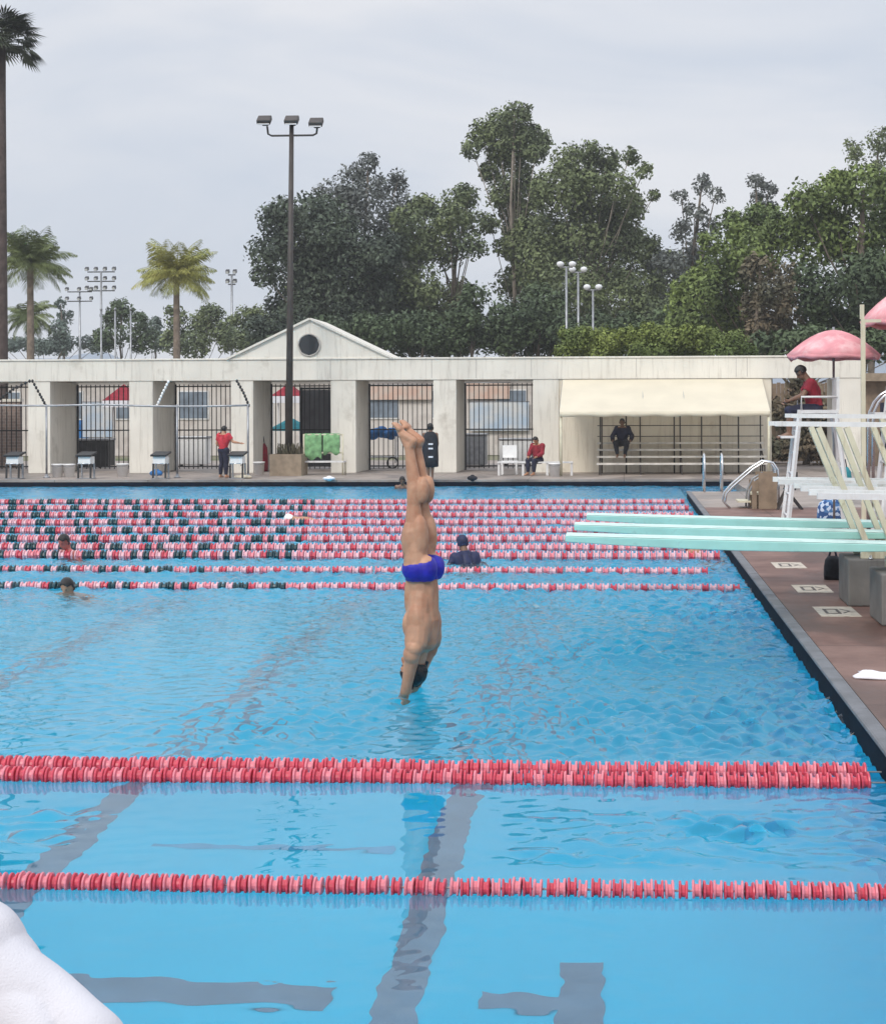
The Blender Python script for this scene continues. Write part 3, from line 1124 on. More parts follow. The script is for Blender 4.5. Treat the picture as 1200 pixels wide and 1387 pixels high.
# muscle: buttocks, thighs, shoulder blades, spine hollow left between them
for s in (-1, 1):
    mb.ell((.07 * s, -.075, .90), (.085, .075, .10))
    mb.ell((.078 * s, .035, .70), (.078, .075, .17))
    mb.ell((.078 * s, -.03, .68), (.07, .065, .17))
    mb.ell((.085 * s, -.075, 1.31), (.075, .045, .12))
    mb.ell((.045 * s, -.088, 1.12), (.035, .034, .20))
    mb.ell((.115 * s, -.062, 1.37), (.06, .04, .06))
    mb.ell((.050 * s, .062, 1.10), (.05, .04, .16))
    mb.ell((.13 * s, -.02, 1.28), (.055, .075, .14))
    mb.ell((.075 * s, .045, 1.30), (.09, .055, .11))
    mb.ell((.165 * s, 0, 1.50), (.062, .062, .075))
    mb.ell((.052 * s, -.045, .335), (.047, .045, .10))
me, V, Nn = remesh(mb, .0065, 5)
me.materials.append(M['skin'])
diver = bpy.data.objects.new('person', me)
C.objects.link(diver)
tag(diver, 'diver in blue swim brief, upside down and straight, arms entering the water', 'person')
hands_at = onz(557, 936, 0.0)
HEAD_DOWN = Matrix.Rotation(math.radians(0.0), 3, 'Y') @ Matrix.Rotation(math.radians(-106), 3, 'Z') @ Matrix.Rotation(PI, 3, 'X')
fing = Vector((0.0, .075, 1.79)) * 1.17
diver.scale = (1.17,) * 3
diver.rotation_euler = HEAD_DOWN.to_euler()
diver.location = Vector((hands_at.x, hands_at.y, .0)) - HEAD_DOWN @ fing


def brief(P):
    hi = P[:, 2] < .985 + .02 * P[:, 1]
    lo = P[:, 2] > .80 + .42 * np.maximum(0, np.abs(P[:, 0]) - .02) + .10 * (P[:, 1] > 0) * np.abs(P[:, 1]) / .1 * .3
    return hi & lo


garment('swim_brief', me, V, Nn, brief, .006, M['brief_blue'], diver)
hair(diver, me, V, Nn, JJ, R, M['hair'], .03, .009)
eyes(diver, JJ, R)


def clothes(o, me, V, Nn, J, shirt, pants, pant_z=.12, sleeve='short', off=.016, skirt=None, top_z=1.47, hem=.86, fold=.006, crease=0.0):
    """Shirt and trousers cut from the body by distance to its bones."""
    def seg(P, a, b):
        a, b = np.array(a), np.array(b)
        d = b - a
        t = np.clip(((P - a) @ d) / (d @ d), 0, 1)
        return np.linalg.norm(P - (a + t[:, None] * d), axis=1), t
    N = {k: np.array(v) for k, v in J.items()}

    def classify(P):
        names = [('tr', N['neck'], N['pelvis'])]
        names += [('ua', N['sh' + s], N['el' + s]) for s in 'lr'] + [('fa', N['el' + s], N['wr' + s] + (N['wr' + s] - N['el' + s]) * .7) for s in 'lr']
        names += [('th', N['hip' + s], N['kn' + s]) for s in 'lr'] + [('sh', N['kn' + s], N['an' + s]) for s in 'lr'] + [('ft', N['an' + s], N['to' + s]) for s in 'lr']
        names += [('hd', N['head'], N['head'] * 1.0001)]
        rad = {'tr': .12, 'ua': .05, 'fa': .035, 'th': .085, 'sh': .045, 'ft': .04, 'hd': .1}
        D = []
        T = []
        for nm, a, b in names:
            d, t = seg(P, a, b)
            D.append(d - rad[nm])
            T.append(t)
        D, T = np.array(D), np.array(T)
        k = D.argmin(0)
        lab = np.array([n[0] for n in names])[k]
        return lab, T[k, np.arange(len(P))]

    def s_sel(P):
        lab, t = classify(P)
        r = (lab == 'tr') & (t > .06) & (t < .97)
        r |= (lab == 'ua') & ((t < .62) if sleeve == 'short' else True)
        if sleeve == 'long':
            r |= (lab == 'fa') & (t < .56)
        return r

    def p_sel(P):
        lab, t = classify(P)
        r = ((lab == 'tr') & (t > .90)) | ((lab == 'th') & (t >= 0))
        if pant_z < .3:
            r |= (lab == 'sh') & (t < .93)
        return r
    if pants:
        garment('trousers' if pant_z < .3 else 'shorts', me, V, Nn, p_sel, off * .8, pants, o, fold=fold * .7)
    if shirt:
        garment('shirt', me, V, Nn, s_sel, off, shirt, o, fold=fold, crease=crease)
    f = lambda P: classify(P)[0] == 'ft'
    return f


# --- spectator in the white shirt, standing on the near deck, seen from behind (only the right shoulder is in the frame)
p, me, V, Nn, J, R = person((-1.335, 2.75, DZ - .03), 0, dict(shl=(-.2, 0, 1.34), shr=(.215, 0, 1.335), elr=(.50, -.06, 1.12), wrr=(.24, .11, 1.00), neck=(0, -.01, 1.43), head=(0, .02, 1.58), thumbr=(0, 1, .2)),
                            'spectator in a loose white shirt at the near end, seen from behind', M['skin'], .008, girth=1.06, scale=.94)
clothes(p, me, V, Nn, J, M['shirt'], M['navy_cloth'], .1, off=.036, fold=.003, sleeve='long', crease=.034)
hair(p, me, V, Nn, J, R, M['hair'])
eyes(p, J, R)

# --- on the far deck
q = onz(303, 647, DZ)
p, me, V, Nn, J, R = person((q.x, q.y, DZ), math.radians(-28), dict(shr=(.19, .02, 1.40), elr=(.33, .10, 1.20), wrr=(.50, .24, 1.16), ell=(-.27, -.03, 1.14), wrl=(-.20, .12, .98),
                            anl=(-.13, -.02, .08), anr=(.13, -.02, .08), tol=(-.16, .14, .025), tor=(.16, .14, .025), head=(0, .03, 1.61)),
                            'standing person in red shirt and dark trousers, one arm out, beside the starting block', M['skin'], .011, girth=1.12, scale=.97)
clothes(p, me, V, Nn, J, M['red_cloth'], M['navy_cloth'], .1, off=.026, fold=.008)
hair(p, me, V, Nn, J, R, M['hair'], .04)
eyes(p, J, R)

q = onz(583, 650, DZ)
p, me, V, Nn, J, R = person((q.x, q.y, DZ), math.radians(10), dict(ell=(-.23, .02, 1.14), elr=(.23, .02, 1.14), wrl=(-.20, .14, .93), wrr=(.20, .14, .93), anl=(-.06, -.02, .08), anr=(.06, -.02, .08),
                            tol=(-.07, .14, .025), tor=(.07, .14, .025), knl=(-.07, .02, .49), knr=(.07, .02, .49)),
                            'person in a long black parka standing at the far pool edge behind the diver’s feet', M['skin_dark'], .011)
hair(p, me, V, Nn, J, R, M['hair'], .06, .02)
eyes(p, J, R)
pk = MB()
ring = [(.10, .085, 1.50), (.21, .13, 1.43), (.245, .15, 1.25), (.25, .16, .95), (.25, .165, .65), (.245, .165, .42), (.20, .13, .40)]
vs, fs = [], []
for rx, ry, z in ring:
    for k in range(28):
        a = 2 * PI * k / 28
        wv = 1 + .035 * math.sin(a * 7 + z * 5)
        sx_ = math.copysign(abs(math.cos(a)) ** .7, math.cos(a))
        vs.append((rx * sx_ * wv, ry * math.sin(a) * wv + .01, z))
for i in range(len(ring) - 1):
    for k in range(28):
        k2 = (k + 1) % 28
        fs.append((i * 28 + k, i * 28 + k2, (i + 1) * 28 + k2, (i + 1) * 28 + k))
pk.add(vs, fs, True)
pk.build('parka', M['black_cloth'], p)
pr = MB()
for a in (-.09, .09):
    for z in (.72, .98, 1.12):
        pr.box((a * .4, -.168, z), (.07, .012, .05))
pr.build('print', M['white_cloth'], p)

SIT = dict(head=(0, .06, 1.19), neck=(0, .02, 1.03), shl=(-.185, .02, .97), shr=(.185, .02, .97), chest=(0, 0, .84), pelvis=(0, -.02, .53), hipl=(-.09, 0, .50), hipr=(.09, 0, .50),
           knl=(-.12, .42, .50), knr=(.12, .42, .50), anl=(-.12, .42, .09), anr=(.12, .42, .09), tol=(-.13, .59, .03), tor=(.13, .59, .03),
           ell=(-.25, .10, .74), elr=(.25, .10, .74), wrl=(-.16, .31, .62), wrr=(.16, .31, .62))
bench_at = at(728, 625, 53.6)
p, me, V, Nn, J, R = person((bench_at.x, 53.75, DZ), math.radians(150), {**SIT, 'head': (0, .12, 1.16)},
                            'person in red sitting bent forward on the white bench beside the awning', M['skin'], .011, girth=1.1)
clothes(p, me, V, Nn, J, M['crimson_cloth'], M['navy_cloth'], .1, sleeve='long', off=.03, fold=.01)
hair(p, me, V, Nn, J, R, M['hair'], .03)
eyes(p, J, R)

blz = 1.20
q = at(843, 600, 55.2)
p, me, V, Nn, J, R = person((q.x, 55.0, blz - .45), math.radians(174), {**SIT, 'ell': (-.34, .05, .72), 'elr': (.34, .05, .72), 'wrl': (-.30, .28, .58), 'wrr': (.30, .28, .58), 'knl': (-.2, .42, .5), 'knr': (.2, .42, .5)},
                            'person in dark clothes sitting on the bleacher under the cream awning', M['skin_dark'], .011, girth=1.15)
clothes(p, me, V, Nn, J, M['navy_cloth'], M['black_cloth'], .1, sleeve='long', off=.03, fold=.01)
hair(p, me, V, Nn, J, R, M['hair'], .05)
eyes(p, J, R)

# --- lifeguard on the high chair
LGY = 28.0
lg = at(1102, 555, LGY)
p, me, V, Nn, J, R = person((lg.x, lg.y, lg.z - .50), math.radians(88), {**SIT, 'head': (0, .20, 1.14), 'neck': (0, .10, 1.01), 'shl': (-.185, .07, .95), 'shr': (.185, .07, .95), 'chest': (0, .03, .83),
                            'ell': (-.24, .20, .74), 'elr': (.24, .20, .74), 'wrl': (-.12, .40, .66), 'wrr': (.12, .40, .66), 'face': Vector((0, 1, -.5))},
                            'lifeguard in a red top leaning forward on the high chair under the pink umbrella', M['skin_dark'], .010, girth=1.08)
clothes(p, me, V, Nn, J, M['crimson_cloth'], M['navy_cloth'], .6, off=.02, fold=.008)
hair(p, me, V, Nn, J, R, M['hair'])
eyes(p, J, R)


# --- swimmers: whole bodies low in the water
def swimmer(px, py, rz, label, skin, cap=None, pitch=-1.15, arm=False, depth=.10, up=True):
    J = dict(ell=(-.28, .06, 1.68) if up else (-.32, .10, 1.17), wrl=(-.26, .12, 1.93) if up else (-.42, .30, 1.10), elr=(.24, -.02, 1.12), wrr=(.25, .04, .87), tol=(-.1, .06, -.1), tor=(.1, .06, -.1), face=Vector((0, 1, .15)))
    if arm:
        J.update(elr=(.36, -.26, 1.52), wrr=(.33, -.16, 1.76))
    c = onz(px, py, .05)
    o, me, V, Nn, JJ, R = person((0, 0, 0), 0, J, label, skin, .014)
    Rm = Matrix.Rotation(rz, 3, 'Z') @ Matrix.Rotation(pitch, 3, 'X')
    o.rotation_euler = Rm.to_euler()
    hd = Rm @ Vector((0, 0.0, 1.63))
    o.location = Vector((c.x, c.y, depth)) - hd
    hair(o, me, V, Nn, JJ, R, cap or M['hair'], .05, .012)
    if cap:
        o.children[0].name = 'swim_cap'
    eyes(o, JJ, R)
    garment('swimsuit', me, V, Nn, lambda P: (P[:, 2] > .80) & (P[:, 2] < 1.05) & (np.abs(P[:, 0]) < .19), .006, M['navy_cloth'], o)
    return o


swimmer(88, 752, math.radians(150), 'dark-haired swimmer with reddish shoulders at the left among the lane ropes', M['skin_red'], None, -.35, False, .27, False)
swimmer(930, 748, math.radians(70), 'swimmer in a bright blue cap below the springboard tips', M['skin'], M['foam_blue'], -.5, False, .24, False)
swimmer(222, 750, math.radians(95), 'swimmer face down in the water right of the dark-haired swimmer', M['skin'], None, -1.35, False, .04)
swimmer(92, 797, math.radians(165), 'swimmer with head just above the water at the lone lane rope on the left', M['skin'], None, -.35, False, .07, False)
swimmer(393, 702, math.radians(90), 'swimmer in a white cap in the lanes below the light pole', M['skin'], M['white_plastic'], -1.35, False, .05)
swimmer(545, 659, math.radians(180), 'swimmer with black hair at the far pool edge left of the parka', M['skin_dark'], None, -.35, False, .24, False)

o = swimmer(627, 757, math.radians(35), 'swimmer in navy cap and navy top, shoulders out, right of the diver', M['skin_dark'], M['foam_navy'], -.30, False, .30, False)
_me = o.data
_V = np.empty(len(_me.vertices) * 3)
_me.vertices.foreach_get('co', _V)
_N = np.empty(len(_me.vertices) * 3)
_me.vertices.foreach_get('normal', _N)
garment('swim_top', _me, _V.reshape(-1, 3), _N.reshape(-1, 3), lambda P: (P[:, 2] > 1.0) & (P[:, 2] < 1.50) & (np.abs(P[:, 0]) < .30), .012, M['foam_navy'], o)

# ------------------------------------------------------------------ springboards
def springboard(Y, tipx, label, base_x, low, top, posts):
    root = empty('springboard', (2.6, Y, DZ), label, 'springboard', 'springboards on the right deck')
    z = .80
    tilt = .022
    bd, tp = MB(), MB()
    xs = np.linspace(tipx, tipx + 4.88, 12)
    vs, fs, vt, ft = [], [], [], []
    for i, x in enumerate(xs):
        u = (x - tipx) / 4.88
        th = .045 + .055 * math.sin(PI * min(1, u * 1.15 + .08))
        zz = z + (2.6 - x) * tilt + .012 * (1 - u) ** 2
        X = x - 2.6
        for (yy, dz) in ((-.25, 0), (.25, 0), (.25, -th), (-.25, -th)):
            vs.append((X, yy, zz + dz))
        vt += [(X, -.235, zz + .004), (X, .235, zz + .004)]
    for i in range(11):
        for k in range(4):
            k2 = (k + 1) % 4
            fs.append((4 * i + k, 4 * i + k2, 4 * i + 4 + k2, 4 * i + 4 + k))
        ft.append((2 * i, 2 * i + 2, 2 * i + 3, 2 * i + 1))
    fs += [(3, 2, 1, 0), (44, 45, 46, 47)]
    bd.add(vs, fs)
    bd.build('board', M['mint'], root, bevel=.008)
    tp.add(vt, ft)
    tp.build('tread', M['mint_top'], root)
    MB().bx(base_x - 2.6, 1.9, -.40, .40, 0, .52).build('base', M['concrete'], root, bevel=.02)
    bm = base_x - 2.6
    MB().tube([(bm + .40, -.33, .58), (bm + .40, .33, .58)], .055, 14).build('fulcrum', M['dark_metal'], root)
    for x in (bm + .25, bm + 1.15):
        for s in (-1, 1):
            MB().lathe([(.03, .52), (.03, .535), (.016, .536), (.016, .56)], 10, (x, s * .37, 0)).build('bolt', M['steel'], root)
    MB().bx(bm + 1.0, bm + 1.12, -.27, .27, .60, .70).build('hinge', M['steel'], root)
    for s in (-1, 1):
        MB().bx(bm + .15, 1.9, s * .305 - .035, s * .305 + .035, .523, .64).build('side_channel', M['cream_paint'], root)
        MB().beam((low[0] - 2.6, s * .36, low[1] - DZ), (low[0], s * .36, low[1] - DZ - .04), .07, .06).build('lower_rail', M['white_paint'], root)
        MB().beam((top[0] - 2.6, s * .36, top[1] - DZ), (top[0], s * .36, top[1] - DZ - .03), .07, .05).build('top_rail', M['white_paint'], root)
        for (x0, x1) in posts:
            MB().beam((x0 - 2.6, s * .36, top[1] - DZ - .04), (x1 - 2.6, s * .36, .66), .10, .06).build('post', M['cream_paint'], root)
    return root


def px_x(px, py, Y):
    q_ = at(px, py, Y)
    return q_.x, q_.z


springboard(16.75, -.60, 'front springboard, its mint tip reaching farthest left over the water', px_x(1194, 850, 16.35)[0], px_x(1105, 671, 16.5), (3.05, 2.18), ((3.15, 3.7), (3.5, 4.1)))
pa = [(px_x(a, 582, 18.5)[0], px_x(b, 715, 18.5)[0]) for a, b in ((1101, 1166), (1138, 1199), (1186, 1250))]
springboard(18.35, -.56, 'middle springboard of the three, between the front and the back one', px_x(1148, 800, 18.0)[0], px_x(1083, 661, 18.1), px_x(1048, 574, 18.1), pa)
springboard(20.05, -.46, 'back springboard, farthest of the three mint boards from the camera', 2.95, px_x(1053, 652, 19.8), px_x(1070, 563, 19.8), ((3.2, 3.8), (3.7, 4.3)))

# depth marks let into the deck
for px, py, lb in ((1068, 766, 'pale square deck marking farthest along the pool edge'), (1100, 798, 'pale square deck marking, middle of the three beside the pool edge'),
                   (1133, 829, 'pale square deck marking nearest the white towel, with a dark sign')):
    c = onz(px, py, DZ)
    r = empty('deck_marking', (c.x, c.y, DZ), lb, 'deck marking', 'deck markings along the right edge')
    MB().bx(-.21, .21, -.42, .42, .001, .006).build('tile', mat('marking_tile', (0.55, 0.49, 0.41), .7, .15, 12, wear=((0.3, 0.24, 0.2), 9, .5, .7)), r)
    k = MB()
    for (x0, x1, y0, y1) in ((-.13, -.10, -.2, .2), (.0, .03, -.2, .2), (-.10, .0, .16, .2), (-.10, .0, -.2, -.16)):
        k.bx(x0, x1, y0, y1, .006, .009)
    k.beam((.06, -.15, .0075), (.14, .02, .0075), .02, .003)
    k.beam((.14, .02, .0075), (.06, .18, .0075), .02, .003)
    k.build('sign', mat('marking_ink', (0.10, 0.085, 0.08), .7, .3, 20), r)

# towel left on the deck
tw = MB()
nx, ny = 22, 12
c = onz(1196, 917, DZ)
vs, fs = [], []
for j in range(ny):
    for i in range(nx):
        x, yv = (i / (nx - 1) - .5) * .62, (j / (ny - 1) - .5) * .34
        edge = 1 - max(abs(x) / .31, abs(yv) / .17) ** 4
        z = .012 + edge * (.030 + .018 * math.sin(x * 19 + yv * 9) + .012 * math.sin(yv * 33 - x * 7))
        vs.append((x + .03 * math.sin(yv * 17), yv + .03 * math.sin(x * 11), z))
for j in range(ny - 1):
    for i in range(nx - 1):
        a = j * nx + i
        fs.append((a, a + 1, a + nx + 1, a + nx))
tw.add(vs, fs, True)
o = tw.build('towel', M['white_cloth'])
o.location = (c.x + .10, c.y, DZ)
o.rotation_euler = (0, 0, -.15)
so = o.modifiers.new('thickness', 'SOLIDIFY')
so.thickness = .01
tag(o, 'crumpled white towel on the brown deck at the right edge', 'towel')


# ------------------------------------------------------------------ lifeguard chairs and umbrellas
def umbrella(c, r, rise, label, zfoot, tilt=0.0):
    root = empty('umbrella', (c.x, c.y, zfoot), label, 'umbrella', 'pink umbrellas over the lifeguard chairs')
    n, m = 8, 6
    vs, fs = [], []
    zc = c.z - zfoot
    for j in range(m + 1):
        u = j / m
        for k in range(n * 4):
            a = 2 * PI * k / (n * 4)
            sc = 1 - .045 * (abs(math.sin(a * n / 2)) ** .8) * u
            rr = r * u * sc if u > 0 else .01
            z = zc + rise * (1 - u ** 1.75) + .015 * u * math.cos(a * n)
            z += tilt * rr * math.cos(a)
            vs.append((rr * math.cos(a), rr * math.sin(a), z))
    K = n * 4
    for j in range(m):
        for k in range(K):
            fs.append((j * K + k, (j + 1) * K + k, (j + 1) * K + (k + 1) % K, j * K + (k + 1) % K))
    o = MB().add(vs, fs, True).build('canopy', M['pink_canvas'], root)
    so = o.modifiers.new('thickness', 'SOLIDIFY')
    so.thickness = .006
    vl, fl_ = [], []
    for k in range(K):
        v = Vector(vs[m * K + k])
        vl += [tuple(v), (v.x * .985, v.y * .985, v.z - .07 - .02 * math.sin(k * 1.9))]
    for k in range(K):
        k2 = (k + 1) % K
        fl_.append((2 * k, 2 * k2, 2 * k2 + 1, 2 * k + 1))
    o2 = MB().add(vl, fl_, True).build('valance', M['pink_canvas'], root)
    so = o2.modifiers.new('thickness', 'SOLIDIFY')
    so.thickness = .005
    MB().tube([(0, 0, 0), (0, 0, zc + rise + .05)], .022, 10).build('pole', M['grey_metal'], root)
    rb = MB()
    for k in range(n):
        a = 2 * PI * k / n
        rb.tube([(.02 * math.cos(a), .02 * math.sin(a), zc + rise * .9), (r * .9 * math.cos(a), r * .9 * math.sin(a), zc + .06 + tilt * r * .9 * math.cos(a))], .006, 5)
    rb.build('ribs', M['white_paint'], root)
    return root


def guard_chair(x, Y, seat, label):
    root = empty('lifeguard_chair', (x, Y, DZ), label, 'lifeguard chair', 'high lifeguard chairs')
    s = seat - DZ
    for sx_ in (-1, 1):
        for sy_ in (-1, 1):
            MB().beam((sx_ * .55, sy_ * .45, 0), (sx_ * .30, sy_ * .28, s), .06, .06).build('leg', M['white_paint'], root)
    MB().bx(-.34, .34, -.32, .32, s - .06, s).build('seat', M['white_paint'], root)
    MB().bx(.31, .36, -.30, .30, s, s + .55).build('backrest', M['white_paint'], root)
    for sy_ in (-1, 1):
        MB().tube([(-.28, sy_ * .31, s), (-.28, sy_ * .31, s + .22), (.32, sy_ * .31, s + .22)], .02, 8).build('armrest', M['white_paint'], root)
    b = MB()
    for k in range(1, 6):
        u = k / 6
        b.tube([(-.55 + .25 * u, -.45 + .17 * u, s * u), (-.55 + .25 * u, .45 - .17 * u, s * u)], .02, 8)
    b.build('ladder_rungs', M['white_paint'], root)
    MB().bx(-.62, -.30, -.28, .28, s - .48, s - .44).build('footrest', M['white_paint'], root)
    return root


guard_chair(lg.x + .04, LGY, lg.z, 'white high lifeguard chair holding the lifeguard, under the full pink umbrella')
uc = at(1129, 481, LGY + .3)
umbrella(uc, .80, .44, 'faded pink umbrella above the seated lifeguard', DZ)
MB_ = guard_chair(at(1232, 560, 27.5).x, 27.5, 2.75, 'high lifeguard chair at the right frame edge, under the half-seen umbrella')
u2 = at(1238, 436, 27.6)
umbrella(u2, .90, .62, 'pink umbrella cut off by the right frame edge', DZ)
fr = empty('post_frame', (at(1169, 500, 27.0).x, 27.0, DZ), 'cream post and bracket standing left of the cut-off umbrella', 'post')
zt = at(1169, 432, 27.0).z - DZ
MB().bx(-.035, .035, -.035, .035, 0, zt).build('post', M['cream_paint'], fr)
MB().beam((.035, 0, zt - .03), (.55, 0, zt - .03), .05, .05).build('arm', M['cream_paint'], fr)
MB().bx(-.05, .02, -.02, .02, zt + .003, zt + .24).build('bracket', M['cream_paint'], fr)

# chrome arch rails at the right edge
for k, (dx, lb) in enumerate(((0, 'tall arched steel handrail at the right frame edge, outer of the pair'), (.16, 'tall arched steel handrail at the right frame edge, inner of the pair'))):
    a0 = at(1176, 565, 29.5)
    pts = [(a0.x + dx, 29.5 + .5 * k, DZ)]
    for j in range(11):
        t = PI - PI * j / 10
        pts.append((a0.x + dx + .55 + .55 * math.cos(t), 29.5 + .5 * k, a0.z - .1 + .62 * math.sin(t)))
    pts.append((a0.x + dx + 1.1, 29.5 + .5 * k, DZ))
    o = MB().tube(pts, .03, 10).build('handrail', M['steel'], loc=pts[0])
    tag(o, lb, 'handrail', 'arched handrails at the right edge')

# ------------------------------------------------------------------ right-hand clutter near the far corner
# pool ladder at the notch
lx = at(952, 660, 43.4)
ld = empty('pool_ladder', (lx.x, N0 + .02, DZ), 'steel pool ladder with tall grab rails at the far right corner', 'ladder')
for s in (0, .46):
    MB().tube([(s, -.5, 0), (s, -.5, .75), (s, -.38, .95), (s, -.12, 1.0), (s, .08, .85), (s, .12, .4), (s, .12, -1.2)], .028, 10).build('grab_rail', M['steel'], ld)
for z in (-.35, -.62, -.9):
    MB().bx(.03, .43, .07, .17, z, z + .03).build('rung', M['steel'], ld)

# stair rails
sr = onz(987, 690, DZ)
st_ = empty('pool_steps', (sr.x, 35.6, DZ), 'portable steps with brown side panels and looped steel rails beside the pool', 'steps')
for yv in (0, .75):
    pts = [(0.05, yv, .0), (-.06, yv, .12), (-.03, yv, .32), (.10, yv, .47), (.55, yv, .86), (.80, yv, 1.02), (.98, yv, 1.0), (1.08, yv, .85), (1.10, yv, .4), (1.10, yv, 0)]
    MB().tube(pts, .026, 10).build('handrail', M['steel'], st_)
    pts = [(.45, yv + .05, .0), (.47, yv + .05, .36), (.60, yv + .05, .62), (.82, yv + .05, .76)]
    MB().tube(pts, .022, 10).build('brace', M['grey_metal'], st_)
for yv in (-.06, .81):
    MB().bx(.52, .62, yv - .02, yv + .02, 0, .60).build('side_panel', M['brown_panel'], st_)
    MB().bx(.66, 1.06, yv - .02, yv + .02, 0, .78).build('side_panel', M['brown_panel'], st_)
for k in range(3):
    MB().bx(.22 + .27 * k, .50 + .27 * k, .0, .75, .17 * k + .13, .17 * k + .17).build('tread', M['cream_paint'], st_)

# folding lift frame, black
fl_ = onz(1070, 690, DZ)
lf = empty('folding_chair', (fl_.x, 35.2, DZ), 'black folded frame chair standing beside the pool steps', 'chair')
MB().beam((-.28, 0, .0), (.12, 0, .78), .05, .05).build('leg', M['pole_brown'], lf)
MB().beam((.26, .02, .0), (-.10, .02, .46), .06, .05).build('leg', M['dark_metal'], lf)
MB().beam((-.28, .40, .0), (.12, .40, .78), .05, .05).build('leg', M['pole_brown'], lf)
MB().beam((.26, .42, .0), (-.10, .42, .46), .06, .05).build('leg', M['dark_metal'], lf)
MB().bx(-.10, .12, -.02, .44, .42, .50).build('seat', M['dark_metal'], lf)
MB().box((.13, .2, .70), (.05, .42, .22)).build('backrest', M['dark_metal'], lf)


def check_mat():
    m = mat('blue_white_check', (.1, .25, .5), .9, .1, 4)
    t = m.node_tree
    b = t.nodes['Principled BSDF']
    g = t.nodes.new('ShaderNodeTexCoord')
    v = t.nodes.new('ShaderNodeTexVoronoi')
    v.inputs['Scale'].default_value = 16
    r = t.nodes.new('ShaderNodeValToRGB')
    r.color_ramp.interpolation = 'CONSTANT'
    r.color_ramp.elements[0].color = (.03, .09, .25, 1)
    r.color_ramp.elements[1].position = .5
    r.color_ramp.elements[1].color = (.55, .65, .8, 1)
    e = r.color_ramp.elements.new(.75)
    e.color = (.08, .2, .42, 1)
    t.links.new(g.outputs['Object'], v.inputs['Vector'])
    t.links.new(v.outputs['Color'], r.inputs[0])
    t.links.new(r.outputs[0], b.inputs['Base Color'])
    return m


M['check'] = check_mat()


def bag(px, py, Y, sx_, sz_, m, label, hm=None):
    c = at(px, py, Y)
    root = empty('beach_bag', (c.x, Y, DZ), label, 'bag', 'bags behind the springboards')
    b = MB()
    prof = [(.02, 0), (1.0, .0), (1.06, .2), (1.03, .55), (.9, .85), (.55, 1.0), (.05, .97)]
    t = MB().lathe(prof, 18)
    b.add([(v[0] * sx_ / 2, v[1] * sx_ / 3 + .01 * math.sin(v[0] * 9), v[2] * sz_) for v in t.v], t.f, True)
    b.build('body', m, root)
    MB().tube([(-sx_ * .22, 0, sz_ * .95), (-sx_ * .12, 0, sz_ * 1.25), (sx_ * .12, 0, sz_ * 1.25), (sx_ * .22, 0, sz_ * .95)], .014, 8).build('handle', hm or M['navy_cloth'], root)
    return root


bag(1125, 690, 31.5, .5, .42, M['check'], 'blue and white patterned bag on the deck below the lower white rails')
bag(1142, 640, 40.0, .42, .75, M['teal_cloth'], 'teal and navy bag seen between the slanted cream posts')
o = bag(1128, 775, 20.8, .22, .3, M['black_cloth'], 'small dark bag standing left of the concrete board base')


# ------------------------------------------------------------------ the arcade across the far end
WY, WB = 56.0, 59.0
ZB, ZT = at(420, 515, WY).z, at(420, 487, WY).z


def wx(px, Y=WY):
    return at(px, 560, Y).x


arc = empty('arcade', (0, WY, DZ), 'long cream arcade with square piers, flat beam and a gable across the far deck', 'building')
LB = (-0.0, -WY, -DZ)


def abox(name, x0, x1, y0, y1, z0, z1, m, bevel=.015):
    return MB().bx(x0, x1, y0 - WY, y1 - WY, z0 - DZ, z1 - DZ).build(name, m, arc, bevel=bevel)


piers = [(-375, -341), (-237, -204), (-100, -66), (38, 68), (175, 207), (313, 343), (448, 482), (587, 618), (722, 757)]
for a, b in piers:
    abox('pier', wx(a), wx(b), WY, WB, DZ, ZB, M['stucco'])
XL, XR = wx(-380), wx(1166)
xa, xb = wx(757) + .003, wx(1045)
abox('beam', XL, XR, WY - .03, WY + .37, ZB, ZT, M['stucco'])
abox('rear_beam', XL, wx(757), WB - .35, WB - .02, ZB + .002, ZT - .05, M['stucco'])
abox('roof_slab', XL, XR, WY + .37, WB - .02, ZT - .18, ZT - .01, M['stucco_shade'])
abox('solid_wall', xa, xb, WY + .02, WY + .32, DZ, ZB - .002, M['wall_paint'])
abox('end_pier', wx(1135), XR, WY, WB, DZ, ZB, M['stucco'])
abox('coping', XL - .04, XR + .04, WY - .07, WY + .33, ZT + .001, ZT + .06, M['stucco'], .01)
jb = MB()
for px in (645, 720, 862, 997, 1012, 585, 448, 158):
    jb.bx(wx(px) - .012, wx(px) + .012, -.034, -.029, ZB + .06 - DZ, ZT - .02 - DZ)
jb.build('beam_joints', M['stucco_shade'], arc)
